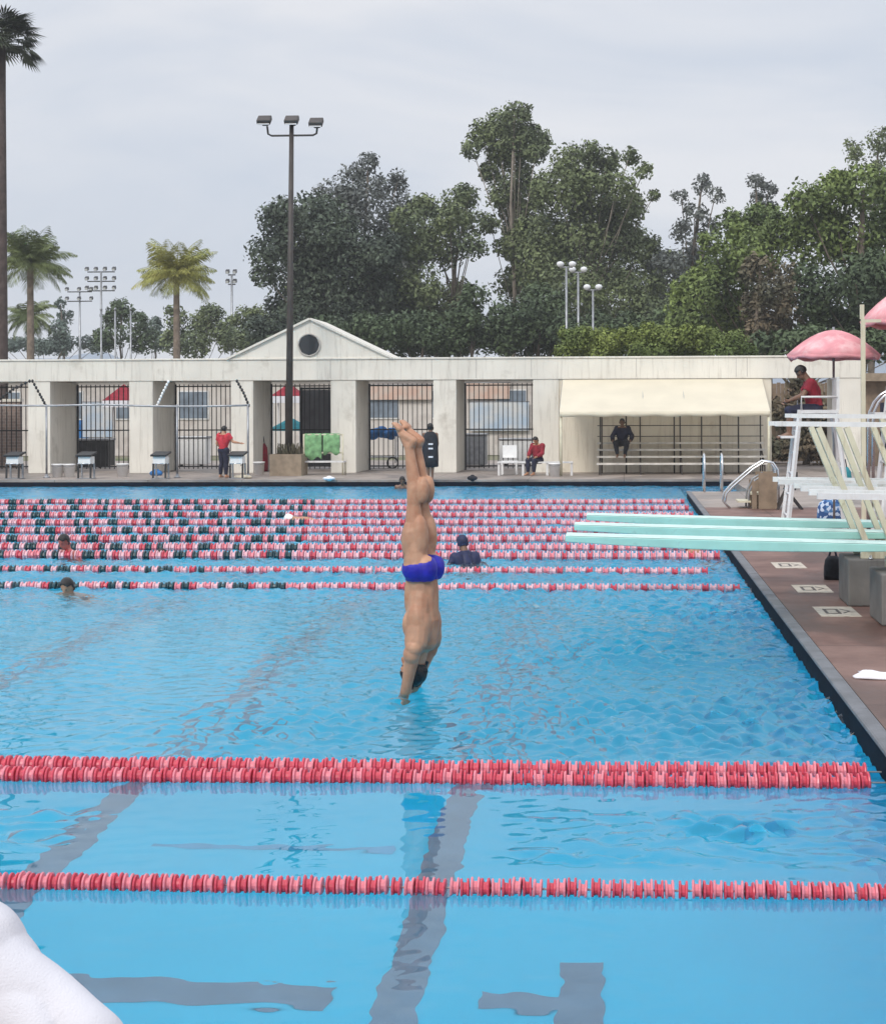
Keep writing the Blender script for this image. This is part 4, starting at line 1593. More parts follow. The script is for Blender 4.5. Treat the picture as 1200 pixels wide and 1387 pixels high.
# gable
g0, g1, ga = wx(313), wx(527), at(420, 433, WY)
gz = ZT + .06
gab = MB()
vs = [(g0, -.02, gz - DZ), (g1, -.02, gz - DZ), (ga.x, -.02, ga.z - DZ), (g0, 2.9, gz - DZ), (g1, 2.9, gz - DZ), (ga.x, 2.9, ga.z - DZ)]
gab.add(vs, [(0, 1, 2), (5, 4, 3), (0, 3, 4, 1)])
go = gab.build('gable', M['stucco'], arc)
rf = MB()
for a, b in ((0, 2), (2, 1)):
    p0, p1 = Vector(vs[a]), Vector(vs[b])
    n_ = Vector((-(p1 - p0).z, 0, (p1 - p0).x)).normalized() * .07
    e = (p1 - p0).normalized() * .12
    if a == 0:
        p0 = p0 - e
    else:
        p1 = p1 + e
    q = [p0 + Vector((0, -.10, 0)), p1 + Vector((0, -.10, 0)), p1 + n_ + Vector((0, -.10, 0)), p0 + n_ + Vector((0, -.10, 0))]
    q = [v + n_ * .03 for v in q]
    q2 = [v + Vector((0, 3.2, 0)) for v in q]
    rf.add(q + q2, [(0, 1, 2, 3), (7, 6, 5, 4), (0, 4, 5, 1), (1, 5, 6, 2), (2, 6, 7, 3), (3, 7, 4, 0)])
rf.build('roof', M['stucco'], arc)
oc = at(419, 467, WY)
ov = MB().lathe([(.02, -.075), (.36, -.075), (.36, -.02)], 8, axis='Y', smooth=False)
ov.v = [(x + oc.x, y, z + oc.z - DZ) for x, y, z in ov.v]
vn = ov.build('dark_oculus', M['hole_dark'], go)  # dark disc on the gable face, standing in for the hole's shade
rg = MB()
rg.tube([(oc.x + .38 * math.cos(2 * PI * k / 24), -.05, oc.z - DZ + .38 * math.sin(2 * PI * k / 24)) for k in range(25)], .03, 8, False)
rg.build('frame', M['stucco_shade'], go)

# iron fence panels at the back of each opening
FYP = WB - .25
fl_lab = ['black iron fence panel in the leftmost arcade opening', 'black iron fence panel behind the two white buckets',
          'black iron fence panel behind the standing person in red', 'black iron fence panel behind the light pole',
          'black iron fence panel behind the diver’s feet', 'black iron fence panel left of the cream awning']
ops = [(-66, 38), (68, 175), (207, 313), (343, 448), (482, 587), (618, 722)]
for (a, b), lb in zip(ops, fl_lab):
    x0, x1 = wx(a) + .02, wx(b) - .02
    r = empty('fence_panel', ((x0 + x1) / 2, FYP, DZ), lb, 'fence', 'iron fence panels in the arcade')
    hw = (x1 - x0) / 2
    fb = MB()
    for z in (.12, 1.45, 3.05):
        fb.bx(-hw, hw, -.02, .02, z, z + .045)
    for x in (-hw + .03, hw - .03):
        fb.bx(x - .03, x + .03, -.03, .03, 0, 3.15)
    fb.build('frame', M['fence_black'], r)
    bb = MB()
    n_ = int(2 * hw / .17)
    for k in range(1, n_):
        x = -hw + 2 * hw * k / n_
        bb.bx(x - .014, x + .014, -.014, .014, .05, 3.15)
    bb.build('bars', M['fence_black'], r)

# ------------------------------------------------------------------ awning and bleacher
AY0 = 53.0
ax0, ax1 = wx(757, AY0) + .02, wx(1043, AY0)
zf, zb_ = at(900, 557, AY0).z, ZB - .02
aw = empty('awning', ((ax0 + ax1) / 2, AY0, DZ), 'cream canvas awning over the bleacher', 'awning')
hw = (ax1 - ax0) / 2
nx, ny = 25, 9
vs, fs = [], []
for j in range(ny):
    u = j / (ny - 1)
    for i in range(nx):
        x = -hw + 2 * hw * i / (nx - 1)
        sag = .05 * math.sin(PI * u) * (abs(math.sin(PI * i / 4)) ** .7)
        vs.append((x, u * (WY - .06 - AY0), zf + (zb_ - zf) * u - DZ - sag))
for j in range(ny - 1):
    for i in range(nx - 1):
        a = j * nx + i
        fs.append((a, a + 1, a + nx + 1, a + nx))
o = MB().add(vs, fs, True).build('canvas', M['canvas'], aw)
vs, fs = [], []
for i in range(49):
    x = -hw + 2 * hw * i / 48
    vs += [(x, -.015, zf - DZ), (x, -.02 - .015 * math.sin(i * 1.3), zf - DZ - .16 - .02 * math.sin(i * .8))]
for i in range(48):
    fs.append((2 * i, 2 * i + 2, 2 * i + 3, 2 * i + 1))
o = MB().add(vs, fs, True).build('valance', M['canvas'], aw)
so = o.modifiers.new('thickness', 'SOLIDIFY')
so.thickness = .01
for x in (-hw + .04, hw - .04):
    MB().tube([(x, .05, 0), (x, .05, zf - DZ - .03)], .045, 10).build('post', M['cream_paint'], aw)
for px in (815, 848, 913, 950, 1000):
    x = wx(px, AY0 + 2.2) - (ax0 + ax1) / 2
    MB().tube([(x, 2.2, 0), (x, 2.2, zf - DZ + .55)], .026, 8).build('post', M['pole_brown'], aw)
fb = MB()
fb.tube([(-hw, .05, zf - DZ - .05), (hw, .05, zf - DZ - .05)], .03, 8)
for k in range(6):
    x = -hw + 2 * hw * k / 5
    fb.tube([(x, .05, zf - DZ - .05), (x, WY - .1 - AY0, zb_ - DZ - .07)], .02, 6)
fb.build('frame', M['grey_metal'], aw)

bl = empty('bleacher', (wx(925, 54.5), 54.0, DZ), 'weathered metal bleacher with plank seats and back rails under the awning', 'bleacher')
bx0, bx1 = wx(808, 54.5) - bl.location.x, wx(1038, 54.5) - bl.location.x
for k in range(4):
    yy, zz = .35 * 0 + .50 * k, .33 + .22 * k + .0
    MB().bx(bx0, bx1, yy, yy + .30, zz, zz + .06).build('seat_plank', M['plank'], bl)
    if k:
        MB().bx(bx0, bx1, yy - .22, yy - .02, zz - .20, zz - .165).build('foot_plank', M['plank'], bl)
for k in range(5):
    x = bx0 + .1 + (bx1 - bx0 - .2) * k / 4
    f = MB()
    f.beam((x, .05, .0), (x, .05, .33), .05, .05)
    f.beam((x, .1, .28), (x, 1.75, .95), .05, .05)
    f.beam((x, 1.72, 0), (x, 1.72, 2.05), .045, .045)
    f.beam((x, .9, 0), (x, .9, .6), .05, .05)
    f.build('support', M['pole_brown'], bl)
for z in (1.25, 1.62, 2.0):
    MB().tube([(bx0, 1.72, z), (bx1, 1.72, z)], .014, 8).build('back_rail', M['pole_brown'], bl)

# ------------------------------------------------------------------ light pole, planter, rack, bench, buckets
pl = at(391, 610, 54.0)
pt = at(395, 168, 54.0)
ro = empty('light_pole', (pl.x, 54.0, DZ), 'tall dark light pole with three floodlights rising from the planter', 'light pole')
dx = pt.x - pl.x
zt = pt.z - DZ
MB().tube([(0, 0, .0), (dx * .5, 0, zt * .5), (dx, 0, zt)], [.13, .105, .075], 14).build('pole', M['pole_brown'], ro)
xb0, xb1 = at(362, 183, 54).x - pl.x, at(430, 183, 54).x - pl.x
zc = at(396, 183, 54).z - DZ
MB().tube([(xb0, 0, zc + .32), (xb0 + .03, 0, zc + .06), (xb0 + .15, 0, zc), (xb1 - .15, 0, zc), (xb1 - .03, 0, zc + .06), (xb1, 0, zc + .32)], .035, 8).build('cross_arm', M['pole_brown'], ro)
for px, py in ((359, 163), (396, 163), (429, 166)):
    c = at(px, py, 54)
    f = MB()
    Rl = Matrix.Rotation(math.radians(35), 3, 'X')
    f.box((c.x - pl.x, -.12, c.z - DZ), (.46, .40, .18), R=Rl)
    f.box((c.x - pl.x, .08, c.z - DZ - .02), (.22, .24, .22), R=Rl)
    h_ = f.build('floodlight', M['pole_brown'], ro, bevel=.03)
    MB().box((c.x - pl.x, -.18, c.z - DZ - .085), (.40, .34, .015), R=Rl).build('lens', M['lamp_glass'], h_)
pn = empty('planter', (pl.x, 54.0, DZ), 'square tan wooden planter box around the foot of the light pole', 'planter')
pb = MB()
for s in (-1, 1):
    pb.bx(-.53, .53, s * .50 - .03, s * .50 + .03, 0, .72)
    pb.bx(s * .50 - .03, s * .50 + .03, -.468, .468, 0, .718)
pb.build('box', M['planter_wood'], pn)
MB().bx(-.468, .468, -.468, .468, .5, .62).build('soil', M['bark'], pn)
gr_ = MB()
for k in range(120):
    a, rr = random.uniform(0, 6.28), random.uniform(.15, .44)
    x, yv = rr * math.cos(a), rr * math.sin(a)
    h_ = random.uniform(.2, .5)
    gr_.beam((x, yv, .6), (x + random.uniform(-.12, .12), yv + random.uniform(-.1, .1), .6 + h_), .03, .008)
gr_.build('foliage', M['leaf_brown'], pn)

rk = empty('towel_rack', (at(438, 620, 54.2).x, 54.2, DZ), 'low pipe rack on the far deck carrying the green towels', 'rack')
f = MB()
for x in (-.66, .66):
    f.tube([(x, 0, 0), (x, 0, 1.38)], .03, 8)
    f.tube([(x, .5, 0), (x, .5, .42)], .03, 8)
for z in (1.36, .75):
    f.tube([(-.66, 0, z), (.66, 0, z)], .028, 8)
f.build('frame', M['cream_paint'], rk)
MB().bx(-.69, .69, -.06, .52, .42, .47).build('shelf', M['white_paint'], rk)


def drape(x0, x1, Y, z0, z1, m, label, parent=None, seed=0):
    vs, fs = [], []
    n, k_ = 16, 14
    for i in range(n):
        u = i / (n - 1)
        x = x0 + (x1 - x0) * u
        for j in range(k_):
            v = j / (k_ - 1)
            yb = -.045 - .035 * math.sin(u * 14 + seed) * v
            if v < .5:
                z = z0 + (z1 - z0) * v * 2 + (.06 * math.sin(u * 9 + seed) if j == 0 else 0)
                yv = yb * 1.0
            else:
                z = z1 - (z1 - z0) * .7 * (v - .5) * 2
                yv = .045 + .03 * math.sin(u * 11 + seed) * (v - .5) * 2
            if abs(v - .5) < .06:
                z = z1 + .012
                yv *= .4
            vs.append((x, Y + yv, z))
    for i in range(n - 1):
        for j in range(k_ - 1):
            a = i * k_ + j
            fs.append((a, a + k_, a + k_ + 1, a + 1))
    o = MB().add(vs, fs, True).build('towel', m, loc=((x0 + x1) / 2, Y, z0))
    so = o.modifiers.new('thickness', 'SOLIDIFY')
    so.thickness = .012
    tag(o, label, 'towel')
    return o


rx = rk.location.x
drape(rx - .62, rx - .05, 54.2, DZ + .55, DZ + 1.39, M['green_cloth'], 'green towel over the left half of the pipe rack', seed=1)
drape(rx + .0, rx + .56, 54.2, DZ + .72, DZ + 1.39, M['green_cloth'], 'shorter green towel over the right half of the pipe rack', seed=4)

bn = empty('bench', (at(725, 625, 53.6).x, 53.6, DZ), 'long white bench holding the seated person in red', 'bench')
MB().bx(-1.25, 1.25, -.18, .22, .41, .46).build('seat', M['white_paint'], bn)
for x in (-1.2, -.4, .4, 1.2):
    MB().bx(x - .035, x + .035, -.14, .18, 0, .41).build('leg', M['white_paint'], bn)
ch = empty('chair', (at(690, 625, 54.4).x, 54.4, DZ), 'white plastic chair with a tall back at the left end of the bench', 'chair')
MB().bx(-.28, .28, -.25, .25, .42, .46).build('seat', M['white_plastic'], ch)
MB().bx(-.24, .24, .22, .25, .56, .98).build('backrest', M['white_plastic'], ch)
for sx_ in (-.24, .24):
    for sy_ in (-.2, .2):
        MB().bx(sx_ - .025, sx_ + .025, sy_ - .025, sy_ + .025, 0, .42).build('leg', M['white_plastic'], ch)

bk = None
bl_lab = [(78, 641, 52.6, 'left one of the two white buckets beside the second pier'), (94, 641, 52.6, 'right one of the two white buckets beside the second pier'),
          (166, 640, 52.9, 'white bucket just left of the third pier'), (351, 640, 54.5, 'white bucket left of the planter'),
          (751, 650, 52.6, 'white bucket in front of the bench beside the awning')]
for px, py, Y, lb in bl_lab:
    c = at(px, py, Y)
    if bk is None:
        bk = empty('bucket', (c.x, Y, DZ), lb, 'bucket', 'white plastic buckets on the far deck')
        MB().lathe([(.005, .01), (.15, 0), (.185, .40), (.20, .40), (.20, .44), (.17, .44), (.14, .03), (.005, .03)], 18).build('pail', M['white_plastic'], bk)
        MB().tube([(.19 * math.cos(PI * k / 10), -.02 - .16 * math.sin(PI * k / 10), .40 - .05 * math.sin(PI * k / 10)) for k in range(11)], .006, 6).build('handle', M['grey_metal'], bk)
    else:
        dup(bk, (c.x, Y, DZ), 0, lb)

# starting blocks
sb = None
for px, lb in ((20, 'starting block farthest left on the far pool edge'), (117, 'starting block right of the two white buckets'),
               (218, 'starting block between the third pier and the white pennant post'), (322, 'starting block next to the standing person in red')):
    c = at(px, 640, 51.3)
    if sb is None:
        sb = empty('starting_block', (c.x, 51.3, DZ), lb, 'starting block', 'starting blocks on the far pool edge')
        MB().box((0, 0, .80), (.52, .62, .06), R=Matrix.Rotation(math.radians(9), 3, 'X')).build('platform', M['dark_metal'], sb, bevel=.012)
        MB().bx(-.20, .20, -.22, .22, .48, .72).build('number_box', M['white_plastic'], sb, bevel=.01)
        for sx_ in (-.20, .20):
            MB().beam((sx_, .18, 0), (sx_, .16, .5), .05, .05).build('leg', M['grey_metal'], sb)
            MB().beam((sx_, -.2, 0), (sx_, -.16, .5), .05, .05).build('leg', M['dark_metal'], sb)
        MB().bx(-.24, .24, -.28, .28, .0, .03).build('base_plate', M['grey_metal'], sb)
        MB().tube([(-.18, -.30, .42), (-.18, -.34, .5), (.18, -.34, .5), (.18, -.30, .42)], .015, 8).build('grip_bar', M['steel'], sb)
    else:
        dup(sb, (c.x, 51.3, DZ), 0, lb)

# pennant line: posts, horizontal cable tube and stay ropes with beads
pp = None
for px, lb in ((63, 'slim grey pennant post in front of the second pier'), (240, 'slim white pennant post in the third opening'), (336, 'slim grey pennant post in front of the fourth pier')):
    c = at(px, 600, 52.2)
    zt = at(px, 549, 52.2).z - DZ
    if pp is None:
        pp = empty('pennant_post', (c.x, 52.2, DZ), lb, 'post', 'posts of the pennant line')
        MB().tube([(0, 0, 0), (0, 0, zt + .02)], .035, 10).build('post', M['grey_metal'], pp)
        MB().lathe([(.11, 0), (.11, .03), (.05, .05), (.05, .12)], 14).build('base', M['grey_metal'], pp)
    else:
        dup(pp, (c.x, 52.2, DZ), 0, lb)
a, b = at(-60, 548, 52.2), at(338, 550, 52.2)
o = MB().tube([tuple(Vector((a.x + (b.x - a.x) * k / 12, 52.2, a.z + (b.z - a.z) * k / 12 - .05 * math.sin(PI * (k % 6) / 6) + .03))) for k in range(13)], .032, 8).build('pennant_bar', M['grey_metal'], loc=(a.x, 52.2, a.z))
tag(o, 'thin grey bar running level across the left openings on the slim posts', 'bar')
for pts, lb in (([(0, 540), (18, 527), (40, 516)], 'beaded dark rope rising to the left side of the second pier'), ([(44, 516), (54, 534), (62, 549)], 'beaded dark rope slanting down across the second pier'),
                ([(228, 517), (220, 533), (213, 549)], 'beaded pale rope slanting down in the third opening'), ([(321, 516), (330, 532), (337, 549)], 'beaded dark rope slanting down across the fourth pier')):
    P = [at(x, yv, 52.3) for x, yv in pts]
    r = empty('pennant_rope', tuple(P[0]), lb, 'rope', 'beaded stay ropes of the pennant line')
    Q = [p_ - P[0] for p_ in P]
    fine = [Q[0].lerp(Q[1], k / 8) if k < 8 else Q[1].lerp(Q[2], (k - 8) / 8) for k in range(17)]
    MB().tube(fine, .012, 6).build('line', M['dark_metal'], r)
    bd = MB()
    for k in range(0, 17, 2):
        bd.ell(fine[k], (.045, .045, .06), 8, 6)
    bd.build('beads', M['white_plastic'] if 'pale' in lb else M['dark_metal'], r)

# small things on the edge of the far deck
for px, py, m, lb, sx_, sz_ in ((212, 646, 'blue_cloth', 'blue cloth heap on the far deck by the third starting block', .35, .22), (330, 650, 'canvas', 'pale yellow heap of towels in front of the person in red', .45, .14),
                                (640, 652, 'black_cloth', 'small dark bundle on the far deck left of the bench', .25, .16), (446, 652, 'white_cloth', 'small white cloth in front of the towel rack', .3, .12)):
    c = onz(px, py - 2, DZ)
    b = MB()
    for k in range(7):
        a = k * 2.4
        b.ell((.3 * sx_ * math.cos(a) * (k > 0), .25 * sx_ * math.sin(a) * (k > 0), sz_ * .3), (sx_ * .38, sx_ * .3, sz_ * (.6 if k else 1.0) * .7), 10, 6)
    o = b.build('cloth_heap', M[m])
    o.location = (c.x, c.y, DZ + .01)
    tag(o, lb, 'cloth')

# ------------------------------------------------------------------ beyond the fence
bw = empty('brick_wall', (wx(-20, 61), 61, DZ), 'tan brick wall seen through the leftmost arcade opening', 'wall')
MB().bx(-3.2, 1.35, 0, .25, 0, 2.55).build('brickwork', M['brick'], bw)
MB().bx(-3.25, 1.40, -.04, .29, 2.552, 2.66).build('coping', M['stucco'], bw)

fb_ = empty('far_building', (-10.5, 78, DZ), 'low pale building with dark windows behind the iron fence', 'building')
bw0, bw1 = -22.0, 11.5
MB().bx(bw0, bw1, 0, 6, 0, 3.9).build('wall', M['far_wall'], fb_)
MB().bx(bw0 - .3, bw1 + .3, -.5, 6.3, 3.903, 4.1).build('roof', M['stucco'], fb_)
for k, x in enumerate(np.arange(bw0 + 1.6, bw1 - 1, 3.1)):
    wd = MB().bx(x - .06, x + 1.46, -.06, .02, 1.75, 3.16).build('window', M['white_paint'], fb_)
    MB().bx(x, x + 1.4, -.075, -.061, 1.82, 3.1).build('pane', M['glass_pale'], wd)
for x in (bw0 + 5.4, bw0 + 17.8):
    MB().bx(x, x + 1.0, -.05, .0, 0, 2.15).build('door', M['blue_cloth'], fb_)


for px0, px1, y0, y1, m_, lb in ((636, 716, 545, 583, 'banner_blue', 'pale blue banner on the far building left of the awning'),
                                (112, 152, 545, 592, 'banner_blue', 'pale blue banner on the far building behind the two white buckets'),
                                (500, 585, 522, 541, 'far_wall_pink', 'pinkish banner on the far building above the diver’s feet'),
                                (630, 690, 519, 540, 'far_wall_pink', 'pinkish banner on the far building above the pale blue one')):
    a_, b_ = at(px0, y0, 77.8), at(px1, y1, 77.8)
    bn_ = empty('banner', (a_.x, 77.8, b_.z), lb, 'banner', 'banners on the far building')
    MB().bx(0, b_.x - a_.x, -.02, .02, 0, a_.z - b_.z).build('sheet', M[m_], bn_)
    MB().tube([(-.05, 0, a_.z - b_.z + .025), (b_.x - a_.x + .05, 0, a_.z - b_.z + .025)], .022, 6).build('rod', M['grey_metal'], bn_)


def canopy(px0, px1, y0, y1, Y, m, lb):
    a, b = at(px0, y0, Y), at(px1, y1, Y)
    cx, hw_, z1, z0 = (a.x + b.x) / 2, (b.x - a.x) / 2, a.z - DZ, b.z - DZ
    r = empty('market_canopy', (cx, Y, DZ), lb, 'canopy', 'red canopies behind the fence')
    f = MB()
    f.add([(-hw_, -hw_, z0), (hw_, -hw_, z0), (hw_, hw_, z0), (-hw_, hw_, z0), (0, 0, z1)], [(0, 1, 4), (1, 2, 4), (2, 3, 4), (3, 0, 4)])
    o = f.build('roof', m, r)
    so = o.modifiers.new('t', 'SOLIDIFY')
    so.thickness = .02
    v = MB()
    for (x0, x1, yy0, yy1) in ((-hw_, hw_, -hw_ - .01, -hw_), (-hw_, hw_, hw_, hw_ + .01), (-hw_ - .01, -hw_, -hw_, hw_), (hw_, hw_ + .01, -hw_, hw_)):
        v.bx(x0, x1, yy0, yy1, z0 - .28, z0 - .012)
    v.build('valance', M['white_cloth'], r)
    for sx_ in (-1, 1):
        for sy_ in (-1, 1):
            MB().bx(sx_ * (hw_ - .06) - .03, sx_ * (hw_ - .06) + .03, sy_ * (hw_ - .06) - .03, sy_ * (hw_ - .06) + .03, 0, z0 - .02).build('leg', M['white_paint'], r)
    return r


canopy(146, 190, 520, 542, 64, M['crimson_cloth'], 'red canopy with a white skirt seen left of the third pier')
canopy(371, 412, 519, 536, 64, M['crimson_cloth'], 'red canopy with a white skirt seen behind the light pole')

tu = empty('parasol', (at(394, 600, 61.5).x, 61.5, DZ), 'dark teal parasol behind the planter and light pole', 'parasol')
cz = at(394, 580, 61.5).z - DZ
vs = [(0, 0, cz + .42)] + [(.95 * math.cos(2 * PI * k / 8), .95 * math.sin(2 * PI * k / 8), cz - .08) for k in range(8)]
o = MB().add(vs, [(0, 1 + k, 1 + (k + 1) % 8) for k in range(8)]).build('canopy', M['teal_cloth'], tu)
so = o.modifiers.new('t', 'SOLIDIFY')
so.thickness = .012
MB().tube([(0, 0, 0), (0, 0, cz + .45)], .025, 8).build('pole', M['white_paint'], tu)

# dark notice boards / gate behind the fourth opening
gt_ = empty('gate', (at(432, 590, 60.2).x, 60.2, DZ), 'dark grey panelled gate right of the light pole', 'gate')
MB().bx(-.62, .62, -.02, .02, .1, 2.95).build('panel', mat('gate_panel', (.10, .10, .11), .6, .25, 2), gt_)
f = MB()
for x in (-.66, .66):
    f.bx(x - .04, x + .04, -.04, .04, 0, 3.05)
f.bx(-.62, .62, -.03, .03, 2.96, 3.04)
f.build('frame', M['fence_black'], gt_)

# blue covered cart and bicycles behind the fifth opening
ct = empty('cart', (at(512, 600, 60.6).x, 60.6, DZ), 'cart under a blue cover behind the fence near the diver’s feet', 'cart')
b = MB()
for k in range(9):
    b.ell((-.7 + .17 * k, .05 * math.sin(k * 2), 1.32 + .05 * math.sin(k * 1.7)), (.24, .38, .20 + .04 * math.sin(k * 3)), 12, 8)
b.build('cover', M['blue_cloth'], ct)
f = MB()
for sx_ in (-.7, .7):
    for sy_ in (-.3, .3):
        f.bx(sx_ - .025, sx_ + .025, sy_ - .025, sy_ + .025, .2, 1.2)
f.bx(-.75, .75, -.33, .33, .40, .45)
f.build('frame', M['white_paint'], ct)
for sx_ in (-.6, .6):
    MB().tube([(sx_ + .2 * math.cos(2 * PI * k / 16), -.36, .21 + .2 * math.sin(2 * PI * k / 16)) for k in range(17)], .03, 8, False).build('wheel', M['dark_metal'], ct)
bag(355, 625, 57.6, .42, 1.0, M['crimson_cloth'], 'tall red bag hanging place in the shade of the fourth pier')

# stacked white storage bins beyond the fence
for px, Y, m, lb, sz in ((640, 62, 'grey_metal', 'grey wheeled bin behind the fence left of the bench', (1.1, .8, 1.2)), (700, 63, 'white_plastic', 'white storage bin behind the fence and the bench', (1.3, .8, 1.0)),
                         (262, 63, 'white_plastic', 'white storage bin behind the standing person in red', (1.2, .8, 1.1)), (125, 61.5, 'dark_metal', 'dark storage bin behind the second fence panel', (1.5, .8, 1.05))):
    c = at(px, 620, Y)
    r = empty('storage_bin', (c.x, Y, DZ), lb, 'bin', 'storage bins behind the fence')
    MB().bx(-sz[0] / 2, sz[0] / 2, -sz[1] / 2, sz[1] / 2, .08, sz[2]).build('body', M[m], r, bevel=.03)
    MB().bx(-sz[0] / 2 - .04, sz[0] / 2 + .04, -sz[1] / 2 - .04, sz[1] / 2 + .04, sz[2] + .003, sz[2] + .08).build('lid', M['grey_metal'], r, bevel=.02)
    for sx_ in (-.4, .4):
        MB().lathe([(.08, -.03), (.08, .03)], 12, (sx_, -sz[1] / 2 + .1, .08), 'Y').build('wheel', M['dark_metal'], r)

# tan shelter behind the end of the arcade, and plants in the last opening
ts = empty('shelter', (at(1250, 560, 62).x, 62, DZ), 'tan roofed shelter past the right end of the arcade', 'shelter')
MB().bx(-2.6, 3.5, 0, 3, 0, 3.2).build('wall', M['brown_panel'], ts)
MB().bx(-2.9, 3.8, -.6, 3.4, 3.203, 3.5).build('roof', M['planter_wood'], ts)
MB().bx(-1.6, .8, -.04, -.001, .5, 2.4).build('opening', M['navy_cloth'], ts)  # solid dark sheet on the wall, standing in for a shaded opening


bf = empty('board_fence', (wx(1090, 66), 66, DZ), 'brown board fence behind the opening below the lifeguard', 'fence')
b_ = MB()
for k in range(40):
    b_.bx(-3.2 + .16 * k, -3.2 + .16 * k + .15, -.015, .015 + .004 * (k % 3), .05, 3.2 + .04 * (k % 2))
b_.build('boards', M['brown_panel'], bf)
f = MB()
for z in (.5, 2.7):
    f.bx(-3.2, 3.2, .03, .09, z, z + .1)
f.build('rails', M['brown_panel'], bf)

# ------------------------------------------------------------------ trees
def leaves(blobs, n_per, size, m, name, parent, origin, seed, flat=1.0, hollow=.45, aspect=1.7):
    g = np.random.default_rng(seed)
    P, NR, SZ = [], [], []
    for (c, r, k) in blobs:
        n = max(6, int(n_per * k * r * r))
        d = g.normal(size=(n, 3))
        d /= np.linalg.norm(d, axis=1)[:, None]
        # each clump is itself a handful of twigs, so its outline stays ragged
        tw = g.normal(size=(9, 3))
        tw /= np.linalg.norm(tw, axis=1)[:, None]
        bump_ = 1 + .28 * np.max(d @ tw.T, axis=1) - .16
        rad = r * (hollow + (1 - hollow) * g.random(n) ** .6) * bump_ * (1 + .10 * g.normal(size=n))
        P.append(np.array(c) + d * rad[:, None] * np.array((1, 1, flat)))
        NR.append(d + g.normal(size=(n, 3)) * .7 + np.array((0, 0, .35)))
        SZ.append(size * (.6 + .8 * g.random(n)))
    P, NR, SZ = np.concatenate(P), np.concatenate(NR), np.concatenate(SZ)
    NR /= np.linalg.norm(NR, axis=1)[:, None]
    t = g.normal(size=P.shape)
    t -= NR * np.sum(t * NR, 1)[:, None]
    t /= np.linalg.norm(t, axis=1)[:, None]
    b = np.cross(NR, t)
    L_ = t * (SZ * aspect / 2)[:, None]
    W_ = b * (SZ / 2)[:, None]
    n = len(P)
    V = np.empty((n, 4, 3))
    V[:, 0] = P - L_
    V[:, 1] = P + W_ * .9 - L_ * .1
    V[:, 2] = P + L_
    V[:, 3] = P - W_ * .9 + L_ * .15
    V = V.reshape(-1, 3) - np.array(origin)
    me = bpy.data.meshes.new(name)
    me.vertices.add(4 * n)
    me.vertices.foreach_set('co', V.ravel())
    me.loops.add(4 * n)
    me.loops.foreach_set('vertex_index', np.arange(4 * n, dtype=np.int32))
    me.polygons.add(n)
    me.polygons.foreach_set('loop_start', np.arange(0, 4 * n, 4, dtype=np.int32))
    me.update(calc_edges=True)
    me.validate()
    me.materials.append(m)
    o = bpy.data.objects.new(name, me)
    C.objects.link(o)
    o.parent = parent
    return o


def tree(Y, base_px, blobs, m, label, group, dens=1.0, size=.34, bark='bark', spread=2.5, seed=1, trunk_r=.35, cat='tree', name='tree', sub=3, limbs=True, flat=1.0, hollow=.45):
    """A tree at depth Y; blobs are (px, py, radius px) clumps of its crown in the photo's frame."""
    g = random.Random(seed)
    s = Y / F
    base = at(base_px, 600, Y)
    root = empty(name, (base.x, Y, .15), label, cat, group)
    org = Vector((base.x, Y, .15))
    B, cent = [], []
    for (px, py, r) in blobs:
        c = at(px, py, Y) + Vector((0, g.uniform(-spread, spread), 0))
        R_ = r * s
        cent.append((c, R_))
        B.append((tuple(c), R_ * .92, 1.15))
        for _ in range(sub):                    # smaller clumps round each big one
            a, e = g.uniform(0, 6.28), g.uniform(-.6, 1.0)
            d = Vector((math.cos(a) * math.cos(e), math.sin(a) * math.cos(e), math.sin(e)))
            B.append((tuple(c + d * R_ * g.uniform(.55, .85)), R_ * g.uniform(.38, .60), 1.35))
    size *= .5
    trunk_r *= .7
    leaves(B, 85 * dens * (.34 / size) ** 2, size, m, 'crown', root, org, seed, flat, hollow)
    t = MB()
    top = max(cent, key=lambda q: q[0].z)[0] - org
    mid = Vector((top.x * .35 + g.uniform(-.3, .3), top.y * .3, top.z * .45))
    t.tube([(0, 0, -.2), mid * .5 + Vector((g.uniform(-.2, .2), 0, 0)), mid, (mid + top) / 2 + Vector((g.uniform(-.4, .4), 0, 0)), top], [trunk_r * 1.25, trunk_r, trunk_r * .8, trunk_r * .5, .05], 8)
    if limbs:
        for c, R_ in cent:
            e = c - org
            z0 = max(.25 * top.z, min(e.z * .62, top.z * .8))
            u = z0 / max(top.z, .1)
            st0 = mid * (u / .45) if u < .45 else mid.lerp(top, (u - .45) / .55)
            k1 = st0.lerp(e, .5) + Vector((0, 0, -.06 * (e - st0).length))
            rr = trunk_r * .24
            t.tube([st0, k1, e], [rr, rr * .6, .03], 6)
    t.build('trunk', M[bark], root)
    return root


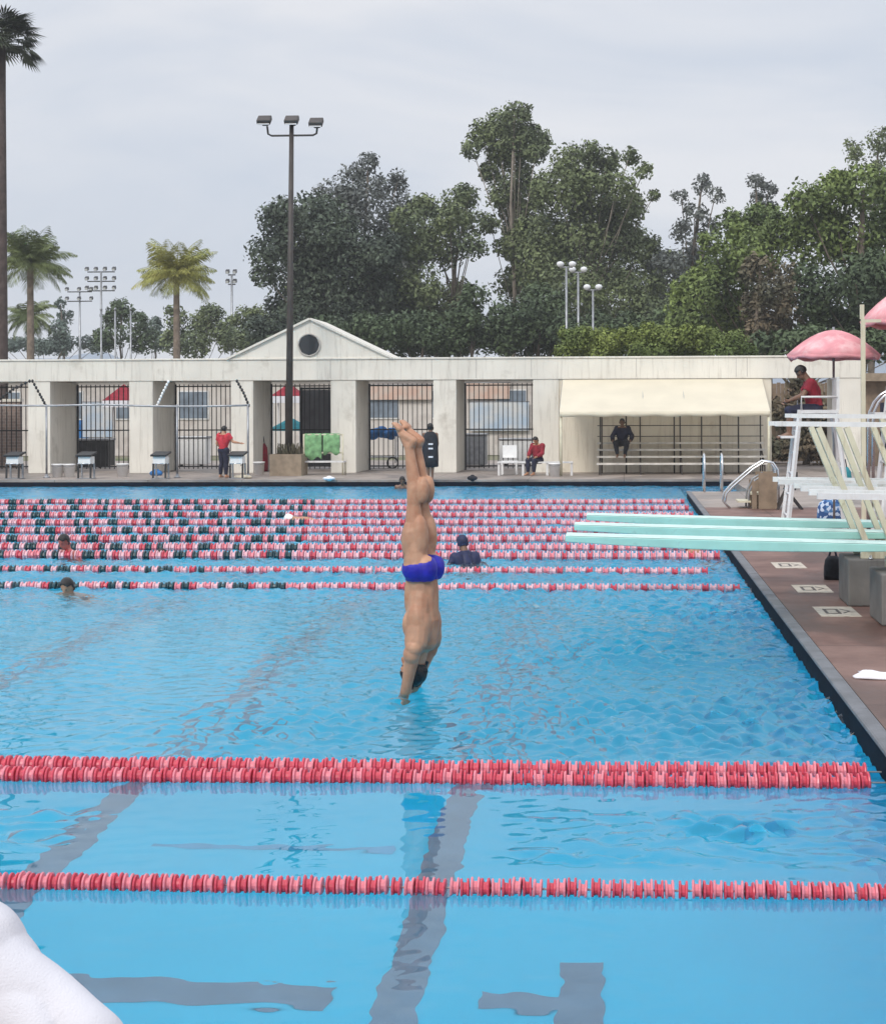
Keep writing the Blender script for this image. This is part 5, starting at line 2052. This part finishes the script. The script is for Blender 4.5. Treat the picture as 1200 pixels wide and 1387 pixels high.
GC = 'tall trees behind the arcade'
tree(104, 455, [(388, 305, 34), (372, 345, 30), (412, 285, 34), (445, 312, 44), (398, 378, 44), (440, 368, 50), (482, 352, 46), (462, 418, 46), (418, 428, 36), (505, 398, 42), (380, 420, 26), (366, 375, 18), (520, 345, 30)],
     M['leaf_dark'], 'broad dark tree with a rounded crown directly behind the light pole', GC, 1.15, .36, seed=21, trunk_r=.45)
tree(112, 505, [(470, 238, 26), (492, 216, 18), (518, 248, 24), (455, 268, 24), (500, 275, 34), (540, 238, 12), (542, 290, 28), (525, 320, 34), (484, 300, 30), (560, 350, 28), (548, 395, 34)],
     M['leaf_grey'], 'airy greyish tree rising above the dark tree right of the light pole', GC, .62, .34, seed=22, hollow=.3)
tree(106, 590, [(562, 272, 18), (560, 310, 28), (640, 300, 26), (640, 335, 20), (600, 420, 34), (580, 292, 28), (612, 268, 24), (632, 262, 18), (598, 330, 36), (566, 335, 26), (575, 390, 34), (560, 430, 32), (612, 300, 26)],
     M['leaf_olive'], 'olive green tree filling the gap left of the tallest eucalyptus', GC, .85, .34, seed=23)
tree(110, 690, [(652, 178, 22), (672, 162, 24), (698, 160, 22), (722, 182, 24), (640, 202, 16), (690, 200, 32), (728, 215, 16), (664, 228, 20), (705, 240, 22), (685, 275, 18), (718, 285, 24), (668, 310, 14), (700, 335, 24), (690, 380, 26), (675, 190, 26), (706, 190, 26), (680, 260, 26), (715, 260, 26), (700, 300, 26), (722, 320, 26), (720, 380, 30)],
     M['leaf_euc'], 'tallest eucalyptus with a dense rounded cap of leaves on a bare stem', GC, .92, .34, 'bark_pale', seed=24, trunk_r=.26)
tree(105, 800, [(768, 222, 26), (796, 206, 22), (822, 212, 18), (756, 262, 36), (800, 262, 42), (836, 255, 26), (852, 214, 14), (872, 236, 13), (886, 262, 10), (862, 268, 16), (842, 300, 34), (784, 325, 46), (832, 350, 44), (872, 335, 22), (742, 312, 30),
               (728, 362, 36), (780, 395, 44), (842, 410, 40), (880, 385, 24), (885, 430, 30), (815, 235, 28), (775, 250, 30), (800, 300, 40), (850, 280, 24), (770, 420, 36), (745, 340, 34)],
     M['leaf_euc'], 'broad eucalyptus with ragged crown right of the tallest tree', GC, .82, .33, 'bark_pale', seed=25, trunk_r=.28, hollow=.35)
tree(108, 930, [(924, 264, 12), (950, 252, 15), (966, 270, 12), (940, 292, 18), (958, 312, 16), (922, 320, 18), (908, 362, 24), (930, 350, 16), (902, 410, 30), (918, 440, 28), (930, 390, 26), (945, 335, 22), (890, 350, 22)],
     M['leaf_grey'], 'thin sparse tree with open top between the eucalyptus and the green trees', GC, .6, .32, seed=26, hollow=.3)
for i, (bx_, bl_, lb) in enumerate(((640, [(628, 425, 24), (645, 400, 20), (650, 445, 30), (615, 455, 26)], 'dark conifer-like shrub tree below the sky gap left of the tall stem'),
                                    (722, [(700, 440, 34), (735, 430, 36), (722, 400, 24), (755, 452, 28), (690, 462, 22)], 'dark bushy tree behind the globe lamps, low against the beam'),
                                    (560, [(545, 450, 30), (578, 445, 28), (520, 455, 26), (600, 462, 20)], 'low dark tree just right of the gable'),
                                    (470, [(455, 452, 26), (490, 448, 30), (430, 448, 22)], 'low dark tree directly behind the gable'))):
    tree(92, bx_, bl_, M['leaf_deep'], lb, 'low trees behind the arcade', 1.1, .32, seed=40 + i, spread=1.5, trunk_r=.2)
GR = 'green trees on the right'
tree(82, 1010, [(992, 308, 28), (1030, 296, 32), (1062, 318, 36), (1012, 350, 40), (962, 372, 30), (944, 402, 32), (1000, 398, 38), (982, 436, 34), (960, 335, 18), (925, 430, 28)],
     M['leaf_green'], 'bright green round tree left of the big right-hand tree', GR, 1.2, .3, seed=27, trunk_r=.35)
tree(80, 1140, [(1084, 278, 26), (1122, 270, 32), (1162, 262, 34), (1204, 268, 40), (1100, 326, 42), (1152, 318, 44), (1205, 326, 44), (1240, 290, 46), (1250, 350, 50)],
     M['leaf_green'], 'largest green tree at the right edge, above the pink umbrellas', GR, 1.2, .3, seed=28, trunk_r=.45)
tree(76, 1050, [(1030, 366, 26), (1052, 402, 32), (1040, 448, 30), (1078, 425, 28), (1022, 415, 20), (1070, 375, 22)],
     M['leaf_brown'], 'russet leaved tree in the middle of the green trees', GR, .95, .28, seed=29, trunk_r=.25)
tree(75, 1150, [(1110, 396, 38), (1150, 388, 40), (1194, 380, 42), (1128, 440, 34), (1180, 438, 38), (1092, 460, 24), (1230, 420, 50)],
     M['leaf_deep'], 'dark green low tree right behind the pink umbrella', GR, 1.2, .28, seed=30, trunk_r=.3)
tree(122, 1030, [(1020, 252, 13), (1040, 258, 13), (1028, 272, 13), (1048, 276, 9), (1030, 292, 14)], M['leaf_grey'], 'small dark treetop peeking above the bright green tree', GR, .9, .3, seed=31)
tree(112, 1180, [(1152, 212, 17), (1182, 200, 20), (1206, 208, 24), (1136, 238, 12), (1170, 238, 20), (1205, 245, 24)], M['leaf_euc'], 'loose pale treetop above the largest green tree at the right', GR, .62, .3, seed=32, hollow=.3)
tree(86, 930, [(905, 462, 24), (940, 462, 26), (880, 468, 20)], M['leaf_deep'], 'low dark tree behind the left end of the yellowish hedge', 'low trees behind the arcade', 1.1, .3, seed=33, trunk_r=.2)

for i, (bx_, bl_, lb, mm) in enumerate((
        (470, [(x, yv, 30) for x in (420, 465, 510, 550) for yv in (345, 395, 435)], 'hazy tree behind the airy greyish tree', 'leaf_euc'),
        (760, [(x, yv, 30) for x in (715, 760, 805, 850) for yv in (330, 385, 435)], 'hazy tree behind the broad ragged eucalyptus', 'leaf_euc'),
        (910, [(x, yv, 26) for x in (880, 915, 950, 985) for yv in (365, 410, 450)], 'hazy tree behind the thin sparse tree', 'leaf_olive'),
        (600, [(x, yv, 22) for x in (575, 615) for yv in (400, 435)], 'hazy low tree behind the olive green tree', 'leaf_euc'))):
    tree(120, bx_, bl_, M[mm], lb, GC, .8, .36, seed=160 + i, spread=2, trunk_r=.25)
for i, (Yq, bx_, bl_, lb, mm) in enumerate((
        (90, 830, [(x, 452 + 8 * math.sin(x), 26) for x in range(765, 900, 22)], 'long dark understory tree behind the left half of the hedge', 'leaf_deep'),
        (88, 985, [(x, 456 + 6 * math.sin(x), 26) for x in range(915, 1060, 22)], 'dark understory tree behind the right half of the hedge', 'leaf_deep'),
        (72, 1130, [(x, 470 + 5 * math.sin(x), 24) for x in range(1040, 1260, 22)], 'dark shrub row at wall height behind the pink umbrella', 'leaf_deep'),
        (64, 1090, [(1062, 560, 24), (1100, 545, 26), (1130, 570, 24), (1080, 600, 26), (1118, 610, 26), (1050, 610, 20), (1090, 520, 20)], 'brownish shrub filling the opening below the lifeguard', 'leaf_brown'),
        (94, 660, [(x, 462 + 6 * math.sin(x), 24) for x in range(520, 780, 24)], 'long dark understory tree right of the gable', 'leaf_deep'),
        (96, 430, [(x, 452 + 8 * math.sin(x), 24) for x in range(345, 520, 24)], 'dark understory tree behind the gable and the light pole', 'leaf_dark'))):
    tree(Yq, bx_, bl_, M[mm], lb, 'low trees behind the arcade', 1.0, .32, seed=140 + i, spread=1.2, trunk_r=.18)
hb = [(x, 466 - 9 * math.sin((x - 750) / 265 * PI) + random.uniform(-5, 5), random.uniform(15, 21)) for x in range(772, 1012, 16)]
tree(66, 890, hb + [(x, 480, 18) for x in range(766, 1020, 20)], M['leaf_hedge'], 'long clipped yellow-green hedge along the top of the wall', None, 1.3, .17, seed=34, spread=1.0, trunk_r=.1, cat='hedge', name='hedge', limbs=False, sub=2)

GL = 'distant trees on the left'
fr_ = [(150, 85, [(86, 412, 8), (84, 428, 11), (88, 446, 14), (86, 465, 18)], 'slender dark conifer between the left palm and the stadium lights', 'leaf_far'),
       (135, 168, [(165, 418, 16), (150, 430, 16), (182, 434, 18), (160, 455, 22), (190, 462, 20), (140, 462, 16)], 'round tree behind the three slim poles', 'leaf_deep'),
       (140, 205, [(200, 440, 14), (212, 460, 18)], 'small tree between the slim poles and the yellow palm', 'leaf_far'),
       (130, 262, [(240, 430, 18), (262, 440, 22), (285, 428, 18), (300, 448, 22), (235, 462, 20), (270, 466, 24), (318, 460, 20)], 'wide tree right behind the yellow palm', 'leaf_olive'),
       (125, 350, [(330, 432, 18), (350, 428, 18), (368, 446, 20), (338, 462, 20), (385, 462, 20)], 'tree filling the space left of the gable', 'leaf_euc'),
       (160, 30, [(x, 468 + random.uniform(-5, 4), 12) for x in range(-30, 135, 14)], 'long low line of distant trees at the far left', 'leaf_far')]
for i, (Y, bx_, bl_, lb, m) in enumerate(fr_):
    tree(Y, bx_, bl_, M[m], lb, GL, 1.0, .36, seed=60 + i, spread=2, trunk_r=.22)


# palms
def palm(px, top_py, Y, r, m, label, nfr=34, trunk_r=.22, droop=1.0, seed=1, lean=0.0, stiff=.0, fan=False, skirt=0):
    g = random.Random(seed)
    top = at(px, top_py, Y)
    root = empty('palm_tree', (top.x - lean, Y, .15), label, 'palm tree', 'palms on the left')
    h_ = top.z - .15
    t = MB()
    pts = [(lean * (k / 8) ** 1.5, 0, h_ * k / 8) for k in range(9)]
    t.tube(pts, [trunk_r * (1.35 - .5 * k / 8 + (.1 if k == 8 else 0)) for k in range(9)], 10)
    t.build('trunk', M['bark_dark'] if fan else M['bark_palm'], root)
    f = MB()
    T = Vector((lean, 0, h_))
    for i in range(nfr + skirt):
        az = i * 2.39996
        el = g.uniform(-.1, 1.35) if fan else g.uniform(-.35, 1.5) if i < nfr else g.uniform(-1.2, -.6)
        L_ = r * g.uniform(.75, 1.1)
        d = Vector((math.cos(az), math.sin(az), 0))
        side = Vector((-math.sin(az), math.cos(az), 0))
        P = []
        n = 9
        for k in range(n + 1):
            u = k / n
            e = el - droop * 1.5 * u ** 1.3
            st_ = L_ / n
            P.append(T + Vector((0, 0, .1)) if not P else P[-1] + (d * math.cos(e) + Vector((0, 0, math.sin(e)))) * st_)
        if fan:
            # fan leaf: stalk and a spread of blades
            tip = P[5]
            f.tube([P[0], P[3], tip], .02, 4)
            dirv = (P[6] - P[4]).normalized()
            for q in range(-6, 7):
                a = q * .21
                b = (dirv * math.cos(a) + side * math.sin(a)).normalized()
                e2 = tip + b * L_ * .50 * (1 - .03 * abs(q)) + Vector((0, 0, -.18 * abs(q) * .12 - .12))
                mid_ = tip + b * L_ * .28
                wv = Vector((0, 0, 1)).cross(b).normalized() * .055
                f.add([tip, mid_ + wv, e2, mid_ - wv], [(0, 1, 2, 3)])
            continue
        f.tube(P, [.03 - .0025 * k for k in range(n + 1)], 4, False)
        for k in range(1, n * 3):
            u = k / (n * 3)
            j = min(int(u * n), n - 1)
            p0 = P[j].lerp(P[j + 1], u * n - j)
            ll = r * .34 * math.sin(PI * (.12 + .84 * u)) * g.uniform(.8, 1.15)
            ax = (P[j + 1] - P[j]).normalized()
            for s in (-1, 1):
                b = (side * s * .8 + ax * .55 + Vector((0, 0, -.35 - .3 * g.random()))).normalized()
                wv = ax * .045
                f.add([p0 - wv, p0 + b * ll * .55 + wv * .6, p0 + b * ll + Vector((0, 0, -.12 * ll)), p0 + b * ll * .5 - wv * .8], [(0, 1, 2, 3)])
    f.build('crown', m, root)
    return root


palm(41, 358, 88, 2.5, M['palm_green'], 'green feather palm at the far left, beside the tall palm trunk', 64, .19, .60, 71)
palm(239, 372, 88, 2.5, M['palm_yellow'], 'yellowish feather palm standing alone left of the gable', 64, .18, .60, 72)
palm(40, 432, 100, 1.9, M['palm_green'], 'small low palm half hidden behind the left feather palm', 34, .13, 1.0, 73)
palm(3, 62, 72, 2.0, M['palm_dark'], 'very tall fan palm at the left frame edge, its trunk cut by the frame', 64, .17, .75, 74, .0, fan=True, skirt=26)


# stadium lights and poles on the left
def mast(px, py_top, Y, rows, cols, wpx, label):
    c = at(px, py_top, Y)
    r = empty('stadium_light', (c.x, Y, .15), label, 'stadium light', 'stadium lights on the left')
    s = Y / F
    h_ = c.z - .15
    MB().tube([(0, 0, 0), (0, 0, h_)], [.18, .09], 8).build('pole', M['grey_metal'], r)
    for j in range(rows):
        z = h_ - j * 13 * s
        MB().bx(-wpx * s / 2, wpx * s / 2, -.05, .05, z - .05, z + .05).build('cross_arm', M['dark_metal'], r)
        for k in range(cols):
            x = (-.5 + k / (cols - 1)) * wpx * s if cols > 1 else 0
            h2 = MB().box((x, -.2, z + .28), (.30, .36, .26), R=Matrix.Rotation(.5, 3, 'X')).build('lamp_head', M['dark_metal'], r)
            MB().box((x, -.38, z + .18), (.24, .02, .20), R=Matrix.Rotation(.5, 3, 'X')).build('lens', M['lamp_glass'], h2)
    return r


mast(137, 368, 150, 3, 4, 38, 'taller stadium light mast with rows of dark lamps by the left palm')
mast(108, 395, 160, 2, 3, 34, 'shorter stadium light mast left of the taller one')
mast(314, 372, 140, 2, 2, 10, 'stadium light with a small lamp cluster left of the gable')
po = None
for px, py, lb in ((137, 420, 'left one of the three slim pale poles before the round tree'), (156, 424, 'middle one of the three slim pale poles before the round tree'), (177, 424, 'right one of the three slim pale poles before the round tree')):
    c = at(px, py, 100)
    if po is None:
        po = MB().tube([(0, 0, 0), (0, 0, c.z - .15)], [.07, .055], 8).lathe([(.08, c.z - .15), (.10, c.z - .09), (.02, c.z + .02)], 8).build('slim_pole', M['grey_metal'])
        po.location = (c.x, 100, .15)
        tag(po, lb, 'pole', 'slim poles on the left')
    else:
        q = po.copy()
        C.objects.link(q)
        q.location = (c.x, 100, .15)
        q['label'] = lb
# globe lamps
gl = None
for px, py, Y, lb in ((767, 361, 70, 'leftmost of the three twin-head lamp posts above the wall'), (783, 368, 74, 'middle of the three twin-head lamp posts above the wall'), (803, 392, 72, 'rightmost and lowest of the three twin-head lamp posts above the wall')):
    c = at(px, py, Y)
    gl = empty('lamp_post', (c.x, Y, DZ), lb, 'lamp post', 'twin-head lamp posts behind the wall')
    h_ = c.z - DZ
    MB().tube([(0, 0, 0), (0, 0, h_)], [.06, .045], 8).build('pole', M['grey_metal'], gl)
    MB().tube([(-.28, 0, h_ - .02), (.28, 0, h_ - .02)], .03, 8).build('cross_arm', M['grey_metal'], gl)
    for s in (-.26, .26):
        MB().lathe([(.02, -.1), (.12, -.06), (.17, .04), (.12, .13), (.02, .16)], 12, (s, 0, h_ + .08)).build('lamp_shade', M['lamp_glass'], gl)

# hills on the horizon
hl = MB()
vs, fs = [], []
for i in range(121):
    x = -1500 + 3000 * i / 120
    z = 38 + 16 * math.sin(i * .21) + 10 * math.sin(i * .53 + 1) + 4 * math.sin(i * 1.7)
    vs += [(x, 1500, -1), (x, 1700, max(8, z)), (x, 2100, -1)]
for i in range(120):
    a = 3 * i
    fs += [(a, a + 3, a + 4, a + 1), (a + 1, a + 4, a + 5, a + 2)]
hl.add(vs, fs, True)
struct(hl.build('hills', M['hill']))

# ------------------------------------------------------------------ damp air
hz_ = MB().bx(-420, 420, -60, 620, -8, 46).build('haze')
hm = bpy.data.materials.new('haze')
hm.use_nodes = True
t = hm.node_tree
t.nodes.clear()
mo = t.nodes.new('ShaderNodeOutputMaterial')
pv = t.nodes.new('ShaderNodeVolumePrincipled')
pv.inputs['Color'].default_value = (0.93, 0.95, 0.98, 1)
pv.inputs['Density'].default_value = 0.0006
t.links.new(pv.outputs[0], mo.inputs['Volume'])
hz_.data.materials.append(hm)
hz_['kind'] = 'stuff'
